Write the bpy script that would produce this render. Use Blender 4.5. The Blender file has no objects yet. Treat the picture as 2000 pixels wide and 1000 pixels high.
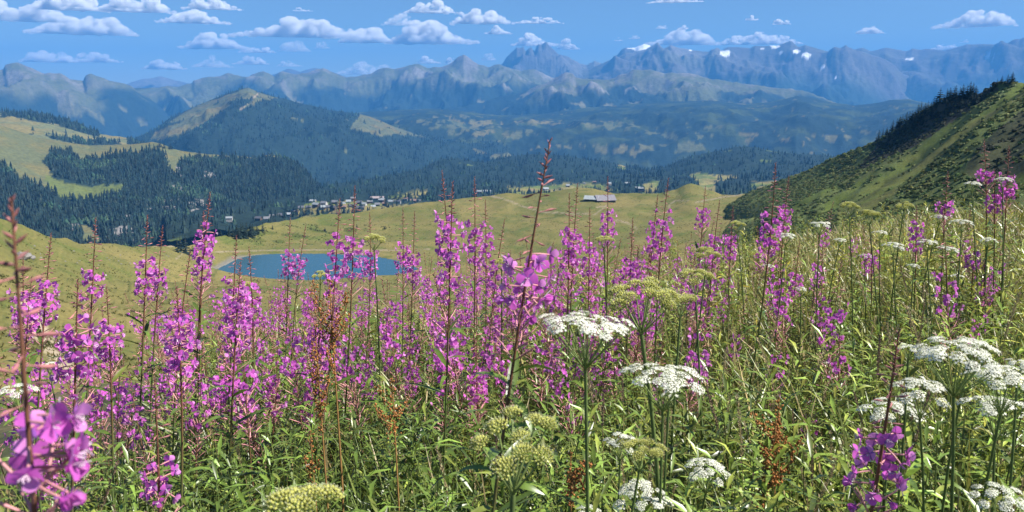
import bpy, math, random
import numpy as np
from mathutils import Vector, Matrix

R = math.radians
random.seed(7)
rng = np.random.default_rng(11)
scene = bpy.context.scene
col = scene.collection

# ------------------------------------------------------------------ camera
FPX = 1540.0                      # focal length in pixels of the 2000 px wide photograph
PITCH = R(11.7)
cam_d = bpy.data.cameras.new('camera')
cam_d.sensor_width = 36.0
cam_d.lens = 36.0 * FPX / 2000.0
cam_d.clip_start = 0.05
cam_d.clip_end = 200000.0
cam_d.dof.use_dof = True
cam_d.dof.focus_distance = 4.0
cam_d.dof.aperture_fstop = 10.0
cam = bpy.data.objects.new('camera', cam_d)
cam.location = (0, 0, 0)
cam.rotation_euler = (R(90) - PITCH, 0, 0)
col.objects.link(cam)
scene.camera = cam

# ------------------------------------------------------------------ sky and sun
SUN_AZ, SUN_EL = R(97), R(48)
world = bpy.data.worlds.new('World')
scene.world = world
world.use_nodes = True
wn = world.node_tree.nodes
wl = world.node_tree.links
bg = wn['Background']
sky = wn.new('ShaderNodeTexSky')
sky.sky_type = 'NISHITA'
sky.sun_disc = False
sky.sun_elevation = SUN_EL
sky.sun_rotation = SUN_AZ
sky.altitude = 1700
sky.air_density = 1.0
sky.dust_density = 0.05
sky.ozone_density = 6.0
wl.new(sky.outputs[0], bg.inputs[0])
bg.inputs[1].default_value = 0.054

sun_d = bpy.data.lights.new('sun', 'SUN')
sun_d.energy = 5.0
sun_d.angle = R(0.53)
sun_d.color = (1.0, 0.955, 0.88)
sun = bpy.data.objects.new('sun', sun_d)
sdir = Vector((math.sin(SUN_AZ) * math.cos(SUN_EL), math.cos(SUN_AZ) * math.cos(SUN_EL), math.sin(SUN_EL)))
sun.rotation_euler = sdir.to_track_quat('Z', 'Y').to_euler()
col.objects.link(sun)

vs = scene.view_settings
vs.view_transform = 'Standard'
vs.look = 'None'
vs.exposure = 0.98
vs.gamma = 1.0
vs.use_curve_mapping = False
cy = scene.cycles
cy.use_denoising = True
cy.max_bounces = 10
cy.diffuse_bounces = 3
cy.glossy_bounces = 2
cy.transmission_bounces = 4
cy.volume_bounces = 6
cy.transparent_max_bounces = 8
cy.caustics_reflective = False
cy.caustics_refractive = False

# ------------------------------------------------------------------ projection
CP, SP = math.cos(PITCH), math.sin(PITCH)

def ray(px, py):
    """pixel of the photograph -> azimuth and tangent of elevation"""
    px = np.asarray(px, float); py = np.asarray(py, float)
    u = (px - 1000.0) / FPX; v = (500.0 - py) / FPX
    dx = u; dy = CP + v * SP; dz = -SP + v * CP
    return np.arctan2(dx, dy), dz / np.hypot(dx, dy)

def at(px, py, D):
    a, t = ray(px, py)
    return Vector((D * math.sin(a), D * math.cos(a), D * float(t)))

def proj(X, Y, Z):
    d = Y * CP - Z * SP
    d = np.maximum(d, 1e-6)
    u = X / d; v = (Y * SP + Z * CP) / d
    return 1000 + u * FPX, 500 - v * FPX

# ------------------------------------------------------------------ noise
def _h(ix, iy, s):
    n = (ix.astype(np.int64) * 374761393 + iy.astype(np.int64) * 668265263 + s * 974711) & 0xffffffff
    n = ((n ^ (n >> 13)) * 1274126177) & 0xffffffff
    return (n ^ (n >> 16)) & 0xffffffff

def noise(x, y, s=0):
    x = np.asarray(x, float); y = np.asarray(y, float)
    ix = np.floor(x); iy = np.floor(y)
    fx = x - ix; fy = y - iy
    ux = fx ** 3 * (fx * (fx * 6 - 15) + 10); uy = fy ** 3 * (fy * (fy * 6 - 15) + 10)
    def g(ox, oy):
        a = _h(ix + ox, iy + oy, s) / 4294967296.0 * 2 * np.pi
        return np.cos(a) * (fx - ox) + np.sin(a) * (fy - oy)
    a = g(0, 0) * (1 - ux) + g(1, 0) * ux
    b = g(0, 1) * (1 - ux) + g(1, 1) * ux
    return (a * (1 - uy) + b * uy) * 1.5

def fbm(x, y, o=5, s=0, gain=.5):
    r = 0; a = 1; t = 0
    for i in range(o):
        r = r + a * noise(x, y, s + i); t += a
        x = x * 2.03 + 3.1; y = y * 2.03 - 1.7; a *= gain
    return r / t

def ridged(x, y, o=5, s=0):
    r = 0; a = 1; t = 0
    for i in range(o):
        r = r + a * (1 - 2.2 * np.abs(noise(x, y, s + i))); t += a
        x = x * 2.07 + 1.3; y = y * 2.07 + 5.7; a *= .5
    return r / t

def sstep(a, b, x):
    t = np.clip((x - a) / (b - a), 0, 1)
    return t * t * (3 - 2 * t)

def inpoly(px, py, poly):
    poly = np.asarray(poly, float)
    ins = np.zeros(px.shape, bool)
    j = len(poly) - 1
    for i in range(len(poly)):
        xi, yi = poly[i]; xj, yj = poly[j]
        c = ((yi > py) != (yj > py)) & (px < (xj - xi) * (py - yi) / (yj - yi + 1e-12) + xi)
        ins ^= c
        j = i
    return ins

def polydist(px, py, line):
    d = np.full(px.shape, 1e9)
    for (x0, y0), (x1, y1) in zip(line[:-1], line[1:]):
        vx, vy = x1 - x0, y1 - y0
        t = np.clip(((px - x0) * vx + (py - y0) * vy) / (vx * vx + vy * vy + 1e-9), 0, 1)
        d = np.minimum(d, np.hypot(px - x0 - t * vx, py - y0 - t * vy))
    return d

# ------------------------------------------------------------------ mesh helpers
def mesh_from(name, V, F, mats=(), mi=None, colr=None, smooth=True, normals=None):
    """V (n,3), F (m,3) or (m,4) arrays"""
    V = np.asarray(V, np.float32); F = np.asarray(F, np.int32)
    me = bpy.data.meshes.new(name)
    k = F.shape[1]
    me.vertices.add(len(V)); me.vertices.foreach_set('co', V.ravel())
    me.loops.add(F.size); me.loops.foreach_set('vertex_index', F.ravel())
    me.polygons.add(len(F))
    me.polygons.foreach_set('loop_start', np.arange(0, F.size, k, dtype=np.int32))
    me.polygons.foreach_set('loop_total', np.full(len(F), k, np.int32))
    if mi is not None:
        me.polygons.foreach_set('material_index', np.asarray(mi, np.int32))
    me.polygons.foreach_set('use_smooth', np.full(len(F), smooth, bool))
    for m in mats:
        me.materials.append(m)
    if colr is not None:
        c = np.ones((len(V), 4), np.float32); c[:, :3] = colr
        at_ = me.color_attributes.new('Col', 'FLOAT_COLOR', 'POINT')
        at_.data.foreach_set('color', c.ravel())
    me.update(calc_edges=True)
    if normals is not None:
        me.normals_split_custom_set_from_vertices(np.asarray(normals, np.float32))
    return me

def link(name, data, parent=None, mat=None):
    o = bpy.data.objects.new(name, data)
    col.objects.link(o)
    if parent is not None:
        o.parent = parent
    if mat is not None:
        o.matrix_basis = mat
    return o

def tag(o, label=None, cat=None, group=None, kind=None):
    if label: o['label'] = label
    if cat: o['category'] = cat
    if group: o['group'] = group
    if kind: o['kind'] = kind
    return o

class MB:
    """collects triangles with material index and colour"""
    def __init__(self):
        self.V = []; self.F = []; self.M = []; self.C = []; self.n = 0
    def add(self, V, F, m=0, c=(1, 1, 1)):
        V = np.asarray(V, float).reshape(-1, 3); F = np.asarray(F, int)
        if F.shape[1] == 4:
            F = np.concatenate([F[:, [0, 1, 2]], F[:, [0, 2, 3]]])
        self.V.append(V); self.F.append(F + self.n)
        self.M.append(np.full(len(F), m)); self.C.append(np.broadcast_to(np.asarray(c, float), (len(V), 3)))
        self.n += len(V)
        return self
    def tadd(self, other, T, cm=1.0):
        V, F, M, C = other.arrays()
        T = np.array(T)
        self.V.append(V @ T[:3, :3].T + T[:3, 3]); self.F.append(F + self.n)
        self.M.append(M); self.C.append(C * cm); self.n += len(V)
    def arrays(self):
        return np.concatenate(self.V), np.concatenate(self.F), np.concatenate(self.M), np.concatenate(self.C)
    def mesh(self, name, mats, smooth=True):
        V, F, M, C = self.arrays()
        return mesh_from(name, V, F, mats, M, C, smooth)

def replicate(mb, T, cmul=None):
    """join len(T) copies of mb with 4x4 matrices T; returns V,F,M,C"""
    V, F, M, C = mb.arrays()
    T = np.asarray(T, float)
    n = len(T)
    VV = np.einsum('nij,vj->nvi', T[:, :3, :3], V) + T[:, None, :3, 3]
    FF = F[None] + (np.arange(n) * len(V))[:, None, None]
    CC = np.broadcast_to(C[None], (n,) + C.shape)
    if cmul is not None:
        CC = CC * np.asarray(cmul)[:, None, :]
    return VV.reshape(-1, 3), FF.reshape(-1, 3), np.tile(M, n), CC.reshape(-1, 3)

def join_arrays(L):
    n = 0; Vs = []; Fs = []; Ms = []; Cs = []
    for V, F, M, C in L:
        Vs.append(V); Fs.append(F + n); Ms.append(M); Cs.append(C); n += len(V)
    return np.concatenate(Vs), np.concatenate(Fs), np.concatenate(Ms), np.concatenate(Cs)

def trs(P, rz, sc, tx=None, ty=None):
    """batch matrices: positions (n,3), rotation about z, scale (n,) or (n,3), tilts"""
    n = len(P)
    sc = np.asarray(sc, float)
    if sc.ndim == 1: sc = np.stack([sc] * 3, 1)
    c, s = np.cos(rz), np.sin(rz)
    Rz = np.zeros((n, 3, 3)); Rz[:, 0, 0] = c; Rz[:, 0, 1] = -s; Rz[:, 1, 0] = s; Rz[:, 1, 1] = c; Rz[:, 2, 2] = 1
    M = Rz
    if tx is not None:
        Tx = np.zeros((n, 3, 3)); Tx[:, 0, 0] = 1; Tx[:, 1, 1] = np.cos(tx); Tx[:, 1, 2] = -np.sin(tx); Tx[:, 2, 1] = np.sin(tx); Tx[:, 2, 2] = np.cos(tx)
        Ty = np.zeros((n, 3, 3)); Ty[:, 1, 1] = 1; Ty[:, 0, 0] = np.cos(ty); Ty[:, 0, 2] = np.sin(ty); Ty[:, 2, 0] = -np.sin(ty); Ty[:, 2, 2] = np.cos(ty)
        M = Tx @ Ty @ Rz
    T = np.zeros((n, 4, 4)); T[:, :3, :3] = M * sc[:, None, :]; T[:, :3, 3] = P; T[:, 3, 3] = 1
    return T

def frame(o, z, roll=0.0):
    """4x4 matrix with local +Z along z at origin o"""
    z = Vector(z).normalized()
    q = z.to_track_quat('Z', 'Y')
    return Matrix.Translation(Vector(o)) @ q.to_matrix().to_4x4() @ Matrix.Rotation(roll, 4, 'Z')

def tube(pts, rad, n=6):
    pts = np.asarray(pts, float); k = len(pts)
    rad = np.broadcast_to(np.asarray(rad, float), (k,))
    tan = np.gradient(pts, axis=0); tan /= np.linalg.norm(tan, axis=1)[:, None] + 1e-12
    up = np.array([0, 0, 1.]) if abs(tan[0, 2]) < .9 else np.array([1., 0, 0])
    a = np.cross(tan, up); a /= np.linalg.norm(a, axis=1)[:, None] + 1e-9
    b = np.cross(tan, a)
    th = np.arange(n) / n * 2 * np.pi
    V = pts[:, None] + rad[:, None, None] * (np.cos(th)[None, :, None] * a[:, None] + np.sin(th)[None, :, None] * b[:, None])
    F = []
    for i in range(k - 1):
        for j in range(n):
            F.append((i * n + j, i * n + (j + 1) % n, (i + 1) * n + (j + 1) % n, (i + 1) * n + j))
    return V.reshape(-1, 3), np.array(F)

def blade(L, W, bend, k=4, fold=0.25, prof=None):
    """leaf along +Y, bending down; two strips either side of a midrib"""
    t = np.linspace(0, 1, k + 1)
    w = W * .5 * (prof(t) if prof else np.sin(np.pi * np.clip(t * .93 + .05, 0, 1)) ** .8)
    ang = bend * t
    y = np.concatenate([[0], np.cumsum(np.cos((ang[1:] + ang[:-1]) / 2) * L / k)])
    z = -np.concatenate([[0], np.cumsum(np.sin((ang[1:] + ang[:-1]) / 2) * L / k)])
    V = []
    for i in range(k + 1):
        V += [(-w[i], y[i], z[i] + fold * w[i]), (0, y[i], z[i]), (w[i], y[i], z[i] + fold * w[i])]
    F = []
    for i in range(k):
        a = i * 3
        F += [(a, a + 1, a + 4, a + 3), (a + 1, a + 2, a + 5, a + 4)]
    return np.array(V), np.array(F)

def ico(sub=1):
    import bmesh
    bm = bmesh.new(); bmesh.ops.create_icosphere(bm, subdivisions=sub, radius=1)
    V = np.array([v.co[:] for v in bm.verts]); F = np.array([[v.index for v in f.verts] for f in bm.faces])
    bm.free(); return V, F
ICO1, ICO2, ICO3 = ico(1), ico(2), ico(3)

# ------------------------------------------------------------------ materials
def mat_attr(name, rough=.9, nscale=1.0, namp=.3, bump=.0, bdist=1.0, trans=0.0, spec=.3, rnd=0.0, detail=6):
    """colour attribute x noise; optional translucency for leaves and petals"""
    m = bpy.data.materials.new(name); m.use_nodes = True
    nt = m.node_tree; N = nt.nodes; L = nt.links
    bs = N['Principled BSDF']; out = N['Material Output']
    a = N.new('ShaderNodeAttribute'); a.attribute_name = 'Col'
    tc = N.new('ShaderNodeTexCoord')
    nz = N.new('ShaderNodeTexNoise'); nz.inputs['Scale'].default_value = nscale; nz.inputs['Detail'].default_value = detail
    nz.inputs['Roughness'].default_value = .65
    L.new(tc.outputs['Object'], nz.inputs['Vector'])
    mr = N.new('ShaderNodeMapRange'); mr.inputs[1].default_value = .3; mr.inputs[2].default_value = .7
    mr.inputs[3].default_value = 1 - namp; mr.inputs[4].default_value = 1 + namp
    L.new(nz.outputs[0], mr.inputs[0])
    last = mr.outputs[0]
    if rnd:
        oi = N.new('ShaderNodeObjectInfo')
        m2 = N.new('ShaderNodeMapRange'); m2.inputs[3].default_value = 1 - rnd; m2.inputs[4].default_value = 1 + rnd
        L.new(oi.outputs['Random'], m2.inputs[0])
        mm = N.new('ShaderNodeMath'); mm.operation = 'MULTIPLY'
        L.new(last, mm.inputs[0]); L.new(m2.outputs[0], mm.inputs[1]); last = mm.outputs[0]
    vm = N.new('ShaderNodeVectorMath'); vm.operation = 'SCALE'
    L.new(a.outputs['Color'], vm.inputs[0]); L.new(last, vm.inputs['Scale'])
    L.new(vm.outputs[0], bs.inputs['Base Color'])
    bs.inputs['Roughness'].default_value = rough
    bs.inputs['Specular IOR Level'].default_value = spec
    if bump:
        bp = N.new('ShaderNodeBump'); bp.inputs['Strength'].default_value = bump; bp.inputs['Distance'].default_value = bdist
        L.new(nz.outputs[0], bp.inputs['Height']); L.new(bp.outputs[0], bs.inputs['Normal'])
    if trans:
        tr = N.new('ShaderNodeBsdfTranslucent'); mx = N.new('ShaderNodeMixShader')
        mx.inputs[0].default_value = trans
        L.new(vm.outputs[0], tr.inputs[0]); L.new(bs.outputs[0], mx.inputs[1]); L.new(tr.outputs[0], mx.inputs[2])
        L.new(mx.outputs[0], out.inputs['Surface'])
    return m

M_leaf = mat_attr('green_leaf', .34, 60, .3, trans=.26, spec=.5)
M_petal = mat_attr('magenta_petal', .6, 90, .18, trans=.45, spec=.2, rnd=.15)
M_stem = mat_attr('plant_stem', .55, 40, .25, spec=.3)
M_white = mat_attr('white_floret', .8, 200, .06, trans=.22, spec=.1)
M_seed = mat_attr('seed_head', .75, 90, .25, trans=.2, spec=.2)
M_grass = mat_attr('grass_blade', .4, 12, .25, trans=.28, spec=.5)
M_tree = mat_attr('conifer_needles', .8, .5, .35, trans=.0, spec=.15)
M_bush = mat_attr('shrub_leaf', .7, .4, .3, trans=.15, spec=.2)
M_bark = mat_attr('bark', .9, 3, .3)
M_cloud = mat_attr('cloud_white', 1.0, .001, .03, trans=.45, spec=0)
M_wall = mat_attr('house_wall', .85, .7, .2)
M_roof = mat_attr('house_roof', .6, .9, .2)
M_rock = mat_attr('limestone', .9, .8, .3, bump=.6, bdist=.3)

def land_mat(name, D, namp=.35, bump=.8, k=1.0):
    s = 260.0 / D * k
    return mat_attr(name, .95, s, namp, bump, .35 / s, spec=.1, detail=7)
#@@TERRAIN@@
# ------------------------------------------------------------------ terrain lofted through guide lines
GRASS = np.array([.138, .130, .042]); DRY = np.array([.185, .155, .056]); LUSH = np.array([.085, .112, .026])
FOREST = np.array([.017, .031, .027]); ROCK = np.array([.24, .225, .21]); EARTH = np.array([.36, .29, .20])
ALP = np.array([.115, .125, .058]); SCREE = np.array([.22, .21, .20]); SNOW = np.array([.85, .87, .9])

def mixc(a, b, w):
    w = np.asarray(w)[..., None]
    return a * (1 - w) + b * w

class Loft:
    def __init__(self, name, guides, az, ncol, rows, crest, relief=0, rl=300., ry=1.0, jit=0., seed=0, cover=None, smooth=2, mat=None, kind='structure', fade=.25, extra=None, azblur=0):
        self.az = AZ = np.linspace(R(az[0]), R(az[1]), ncol)
        Dg = []; Zg = []
        for g in guides:
            a = []; d = []; z = []
            for p in g:
                aa, tt = ray(p[0], p[1])
                a.append(float(aa)); d.append(p[2]); z.append(p[2] * float(tt) if len(p) == 3 else p[3])
            o = np.argsort(a); a = np.array(a)[o]; d = np.array(d, float)[o]; z = np.array(z)[o]
            Dg.append(np.interp(AZ, a, d)); Zg.append(np.interp(AZ, a, z))
        Dl = [Dg[0]]; Zl = [Zg[0]]; cr = 0; pin = []
        for i in range(len(guides) - 1):
            if i == crest: cr = len(Dl) - 1
            for k in range(1, rows[i] + 1):
                t = k / rows[i]
                Dl.append(Dg[i] * (1 - t) + Dg[i + 1] * t); Zl.append(Zg[i] * (1 - t) + Zg[i + 1] * t)
        D = np.array(Dl); Z = np.array(Zl)
        if crest == len(guides) - 1: cr = len(Dl) - 1
        self.cr = cr
        for _ in range(smooth):
            Z2 = Z.copy()
            Z2[1:-1] = .25 * Z[:-2] + .5 * Z[1:-1] + .25 * Z[2:]
            Z2[cr] = Z[cr]
            Z = Z2
        X = D * np.sin(AZ)[None]; Y = D * np.cos(AZ)[None]
        if azblur:
            k = azblur; Zp = np.pad(Z, ((0, 0), (k, k)), mode='edge'); cs = np.cumsum(np.pad(Zp, ((0, 0), (1, 0))), axis=1)
            Zs = (cs[:, 2 * k + 1:] - cs[:, :-2 * k - 1]) / (2 * k + 1)
            wb = sstep(0, .3, np.abs(np.arange(len(D)) - cr) / max(1, cr))[:, None]
            Z = Z * (1 - wb) + Zs * wb
        if relief:
            below = np.abs(np.arange(len(D)) - cr) / max(1, cr)
            w = sstep(0, fade, below)[:, None]
            n = ridged(X / rl + seed, Y / (rl * ry) - seed, 5, seed) - .25
            Z = Z + relief * w * n
            if jit:
                Z = Z + jit * (1 - w) * fbm(X / rl * 6, Y / rl * 6 + seed, 3, seed + 9)
        if extra is not None:
            Z = extra(X, Y, Z)
        self.D, self.X, self.Y, self.Z = D, X, Y, Z
        px, py = proj(X, Y, Z)
        self.px, self.py = px, py
        gz = np.gradient(Z, axis=0) / (np.gradient(D, axis=0) + 1e-6)
        ga = np.gradient(Z, axis=1) / (np.gradient(X, axis=1) + 1e-6)
        self.slope = np.hypot(gz, ga)
        self.C, self.forest = cover(self)
        nr, nc = D.shape
        V = np.stack([X, Y, Z], -1).reshape(-1, 3)
        i = np.arange(nr - 1)[:, None] * nc + np.arange(nc - 1)[None]
        F = np.stack([i, i + 1, i + nc + 1, i + nc], -1).reshape(-1, 4)
        me = mesh_from(name, V, F, [mat], None, self.C.reshape(-1, 3))
        self.o = tag(link(name, me), kind=kind)
    def height(self, x, y):
        x = np.atleast_1d(x); y = np.atleast_1d(y)
        a = np.arctan2(x, y); d = np.hypot(x, y)
        f = np.clip((a - self.az[0]) / (self.az[1] - self.az[0]), 0, len(self.az) - 1.001)
        c = f.astype(int); w = f - c
        out = np.empty(len(x))
        for k in range(len(x)):
            z0 = np.interp(d[k], self.D[:, c[k]], self.Z[:, c[k]]); z1 = np.interp(d[k], self.D[:, c[k] + 1], self.Z[:, c[k] + 1])
            out[k] = z0 * (1 - w[k]) + z1 * w[k]
        return out
    def scatter(self, n, weight, seed=0):
        """n random points on the sheet, weighted; returns positions and colours"""
        g = np.random.default_rng(seed)
        w = weight[:-1, :-1].copy()
        area = np.abs((self.D[1:, :-1] - self.D[:-1, :-1]) * self.D[:-1, :-1])
        w = (w * area).ravel(); w = w / w.sum()
        k = g.choice(len(w), n, p=w)
        nc = self.D.shape[1] - 1
        r, c = k // nc, k % nc
        u, v = g.random(n), g.random(n)
        P = np.stack([self.X, self.Y, self.Z], -1)
        p = (P[r, c] * ((1 - u) * (1 - v))[:, None] + P[r, c + 1] * (u * (1 - v))[:, None] + P[r + 1, c] * ((1 - u) * v)[:, None] + P[r + 1, c + 1] * (u * v)[:, None])
        return p

def cover_far(lo, hi, forest_top, patch=.0, seed=1, alp=ALP, rl=900., dry=0.3):
    """forest low, alp meadow in the middle, rock where steep and high"""
    def f(s):
        n1 = fbm(s.X / rl, s.Y / rl, 5, seed); n2 = fbm(s.X / rl * 3, s.Y / rl * 3, 4, seed + 20)
        h = s.Z + n1 * (hi - lo) * .55
        fo = 1 - sstep(forest_top - (hi - lo) * .08, forest_top + (hi - lo) * .08, h)
        fo = fo * (1 - sstep(.32 - patch, .38 - patch, n2 + .25 * n1))
        ro = sstep(lo + (hi - lo) * .45, hi, s.Z + n2 * (hi - lo) * .5) * sstep(.35, .8, s.slope + n2 * .5)
        c = mixc(np.broadcast_to(alp * .85, s.X.shape + (3,)), DRY * .9, sstep(0, .4, n2) * dry)
        c = mixc(c, ROCK * (.62 + .5 * n2[..., None]), np.clip(ro, 0, 1))
        c = mixc(c, np.broadcast_to(FOREST, c.shape), fo)
        return c, fo
    return f

# ---- far chains, back to front
def crest_guides(line, D, drop, front, back=.12, xl=-500, xr=2500):
    """front foot, crest, back foot"""
    line = [(p[0], p[1], D if len(p) == 2 else p[2]) for p in line]
    foot = []; bk = []
    for x, y, d in line:
        z = d * float(ray(x, y)[1])
        foot.append((x, y, d * (1 - front), z - drop)); bk.append((x, y, d * (1 + back), z - drop))
    return [foot, line, bk]

RANGE_FAR_RIGHT = [(1560, 118), (1640, 104), (1685, 94), (1699, 99), (1715, 96), (1730, 93), (1751, 98), (1769, 101), (1783, 95), (1797, 97), (1811, 96), (1828, 98), (1846, 97), (1868, 92), (1888, 87), (1910, 88), (1930, 86), (1950, 86), (1968, 84), (1976, 78), (1984, 74), (1992, 75), (2000, 71), (2060, 80), (2200, 95), (2400, 90)]
DENTS = [(930, 150), (982, 122), (991, 110), (1000, 101), (1010, 93), (1016, 95), (1023, 94), (1026, 101), (1032, 94), (1038, 91), (1041, 97), (1045, 99), (1048, 91), (1052, 86), (1058, 89), (1062, 85), (1067, 83), (1072, 90), (1080, 96), (1090, 103), (1101, 108), (1113, 115), (1126, 119), (1147, 126), (1154, 122), (1161, 118), (1166, 121), (1171, 123), (1190, 130), (1230, 140), (1300, 160)]
SNOWY = [(1170, 130), (1206, 108), (1214, 97), (1221, 92), (1232, 94), (1241, 93), (1248, 88), (1258, 86), (1268, 89), (1290, 95), (1340, 110)]
CHAIN = [(1150, 135), (1180, 122), (1206, 112), (1222, 103), (1240, 101), (1262, 96), (1272, 90), (1285, 82), (1291, 90), (1297, 95), (1304, 91), (1310, 86), (1319, 91), (1328, 93), (1336, 94), (1352, 98), (1370, 100), (1384, 101), (1391, 96), (1400, 97), (1408, 100), (1415, 95), (1422, 92), (1438, 93), (1454, 93), (1465, 95), (1475, 89), (1490, 90), (1506, 89), (1516, 89), (1524, 86), (1533, 83), (1545, 80), (1552, 86), (1559, 91), (1566, 89), (1573, 87), (1580, 91), (1590, 93), (1604, 97), (1618, 101), (1625, 95), (1632, 91), (1641, 94), (1646, 91), (1652, 87), (1658, 92), (1667, 96), (1680, 100), (1695, 105), (1720, 112), (1735, 119), (1748, 128), (1755, 136), (1762, 143), (1790, 154), (1825, 171), (1870, 188), (1950, 215)]
HORIZON_BLUE = [(150, 190), (230, 168), (262, 160), (280, 155), (298, 152), (312, 149), (330, 154), (352, 158), (372, 164), (420, 175), (480, 165), (540, 143), (560, 135), (572, 136), (585, 140), (600, 136), (615, 131), (640, 138), (680, 150), (760, 165)]
BACK_LEFT = [(-420, 90), (-200, 110), (-60, 140), (0, 135), (6, 133), (10, 124), (22, 121), (35, 121), (48, 127), (68, 136), (87, 143), (98, 142), (108, 143), (119, 144), (128, 149), (136, 154), (150, 157), (163, 158), (166, 148), (171, 144), (178, 142), (190, 147), (210, 154), (232, 161), (259, 170), (290, 190), (330, 225), (380, 270)]
MIDDLE = [(230, 185), (259, 171), (290, 172), (320, 170), (346, 168), (374, 164), (379, 158), (400, 153), (422, 149), (444, 145), (465, 148), (486, 150), (500, 143), (514, 139), (525, 144), (535, 150), (546, 142), (553, 140), (560, 141), (577, 145), (595, 144), (612, 139), (630, 134), (650, 142), (674, 151), (702, 149), (727, 143), (739, 137), (751, 133), (760, 134), (769, 136), (790, 129), (800, 126), (811, 123), (823, 127), (835, 132), (848, 131), (863, 131), (874, 126), (884, 121), (893, 113), (905, 106), (912, 110), (919, 115), (926, 121), (933, 126), (944, 128), (954, 131), (965, 127), (975, 125), (986, 129), (1002, 134), (1017, 138), (1032, 136), (1045, 136), (1062, 143), (1084, 152), (1130, 170), (1200, 190)]
PALE = [(820, 222), (900, 208), (947, 199), (979, 189), (1028, 178), (1048, 168), (1066, 161), (1080, 155), (1091, 150), (1098, 145), (1105, 142), (1113, 141), (1119, 143), (1124, 151), (1140, 154), (1160, 153), (1180, 155), (1199, 154), (1212, 147), (1227, 140), (1238, 135), (1254, 136), (1269, 135), (1284, 138), (1297, 142), (1316, 142), (1331, 142), (1350, 145), (1370, 150), (1395, 154), (1419, 158), (1460, 164), (1510, 171), (1566, 176), (1615, 194), (1680, 220)]
WOODED = [(560, 235), (700, 219), (780, 215), (850, 212), (920, 218), (980, 226), (1060, 222), (1150, 210), (1230, 203), (1300, 199), (1340, 198), (1387, 196), (1420, 199), (1457, 203), (1510, 199), (1535, 192), (1559, 187), (1580, 191), (1620, 199), (1671, 206), (1692, 204), (1713, 201), (1737, 196), (1776, 194), (1830, 205), (1900, 220), (2100, 240)]

def far_range(name, line, D, drop, front, cov, az, ncol, nrow, relief, rl, seed, jit=25., fade=.22, ry=1.0, namp=.3, smooth=0):
    return Loft(name, crest_guides(line, D, drop, front), az, ncol, [nrow, 6], 1, relief, rl, ry, jit, seed, cov, smooth, land_mat('land_' + name, D, namp), fade=fade, azblur=22)

def cov_rock(seed, rl=1500., snow=None, grass=.25):
    def f(s):
        n1 = fbm(s.X / rl, s.Y / rl, 5, seed); n2 = fbm(s.X / rl * 3.2, s.Y / rl * 3.2, 4, seed + 7)
        c = mixc(np.broadcast_to(ROCK * .42, s.X.shape + (3,)), SCREE * .75, sstep(-.1, .35, n1))
        c = mixc(c, np.broadcast_to(ALP, c.shape), sstep(.0, .3, n2) * grass + 0 * n1)
        lowz = s.Z[s.cr][None] - s.Z
        c = mixc(c, np.broadcast_to(FOREST * 1.6, c.shape), sstep(300, 620, lowz + 200 * n1))
        if snow:
            for (x0, y0, x1, y1) in snow:
                e = ((s.px - (x0 + x1) / 2) / ((x1 - x0) / 2)) ** 2 + ((s.py - (y0 + y1) / 2) / ((y1 - y0) / 2)) ** 2
                c = mixc(c, np.broadcast_to(SNOW, c.shape), (e + 1.2 * n2 < 1).astype(float))
        return c, np.zeros(s.X.shape)
    return f

far_range('mountain', HORIZON_BLUE, 15500, 800, .12, cov_rock(3), (-33, -6), 240, 24, 150, 1500, 3)
far_range('mountain', RANGE_FAR_RIGHT, 13300, 1230, .2, cov_rock(5, snow=[(1770, 113, 1784, 118), (1925, 110, 1940, 116)]), (16, 42), 340, 46, 370, 1600, 5)
far_range('mountain', DENTS, 13300, 1050, .14, cov_rock(9, grass=.1), (-4, 10), 300, 44, 260, 900, 9, jit=36.)
far_range('mountain', SNOWY, 13600, 850, .12, cov_rock(11, snow=[(1225, 82, 1300, 100)]), (5, 13), 160, 30, 120, 900, 11)
SNOWP = [(1405, 99, 1427, 110), (1504, 86, 1524, 95), (1550, 97, 1562, 104), (1567, 104, 1583, 113), (1486, 93, 1494, 98), (1603, 128, 1611, 134), (1345, 96, 1352, 100), (1522, 100, 1529, 106), (1626, 150, 1633, 154)]
far_range('mountain', CHAIN, 12200, 1200, .26, cov_rock(13, snow=SNOWP, grass=.35), (5, 36), 520, 70, 380, 1400, 13, jit=18., ry=1.6)
far_range('mountain', BACK_LEFT, 9000, 1150, .28, cover_far(-500, 360, -40, .06, 17, rl=1000.), (-44, -19), 330, 70, 330, 1080, 17, ry=1.5)
far_range('mountain', MIDDLE, 9900, 1060, .28, cover_far(-420, 420, 15, .04, 21, rl=920.), (-28, 7), 500, 70, 330, 1060, 21, ry=1.5)
far_range('mountain', PALE, 8100, 930, .3, cover_far(-350, 230, -45, .12, 25, rl=700.), (-7, 24), 440, 72, 230, 850, 25, ry=1.3)

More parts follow.
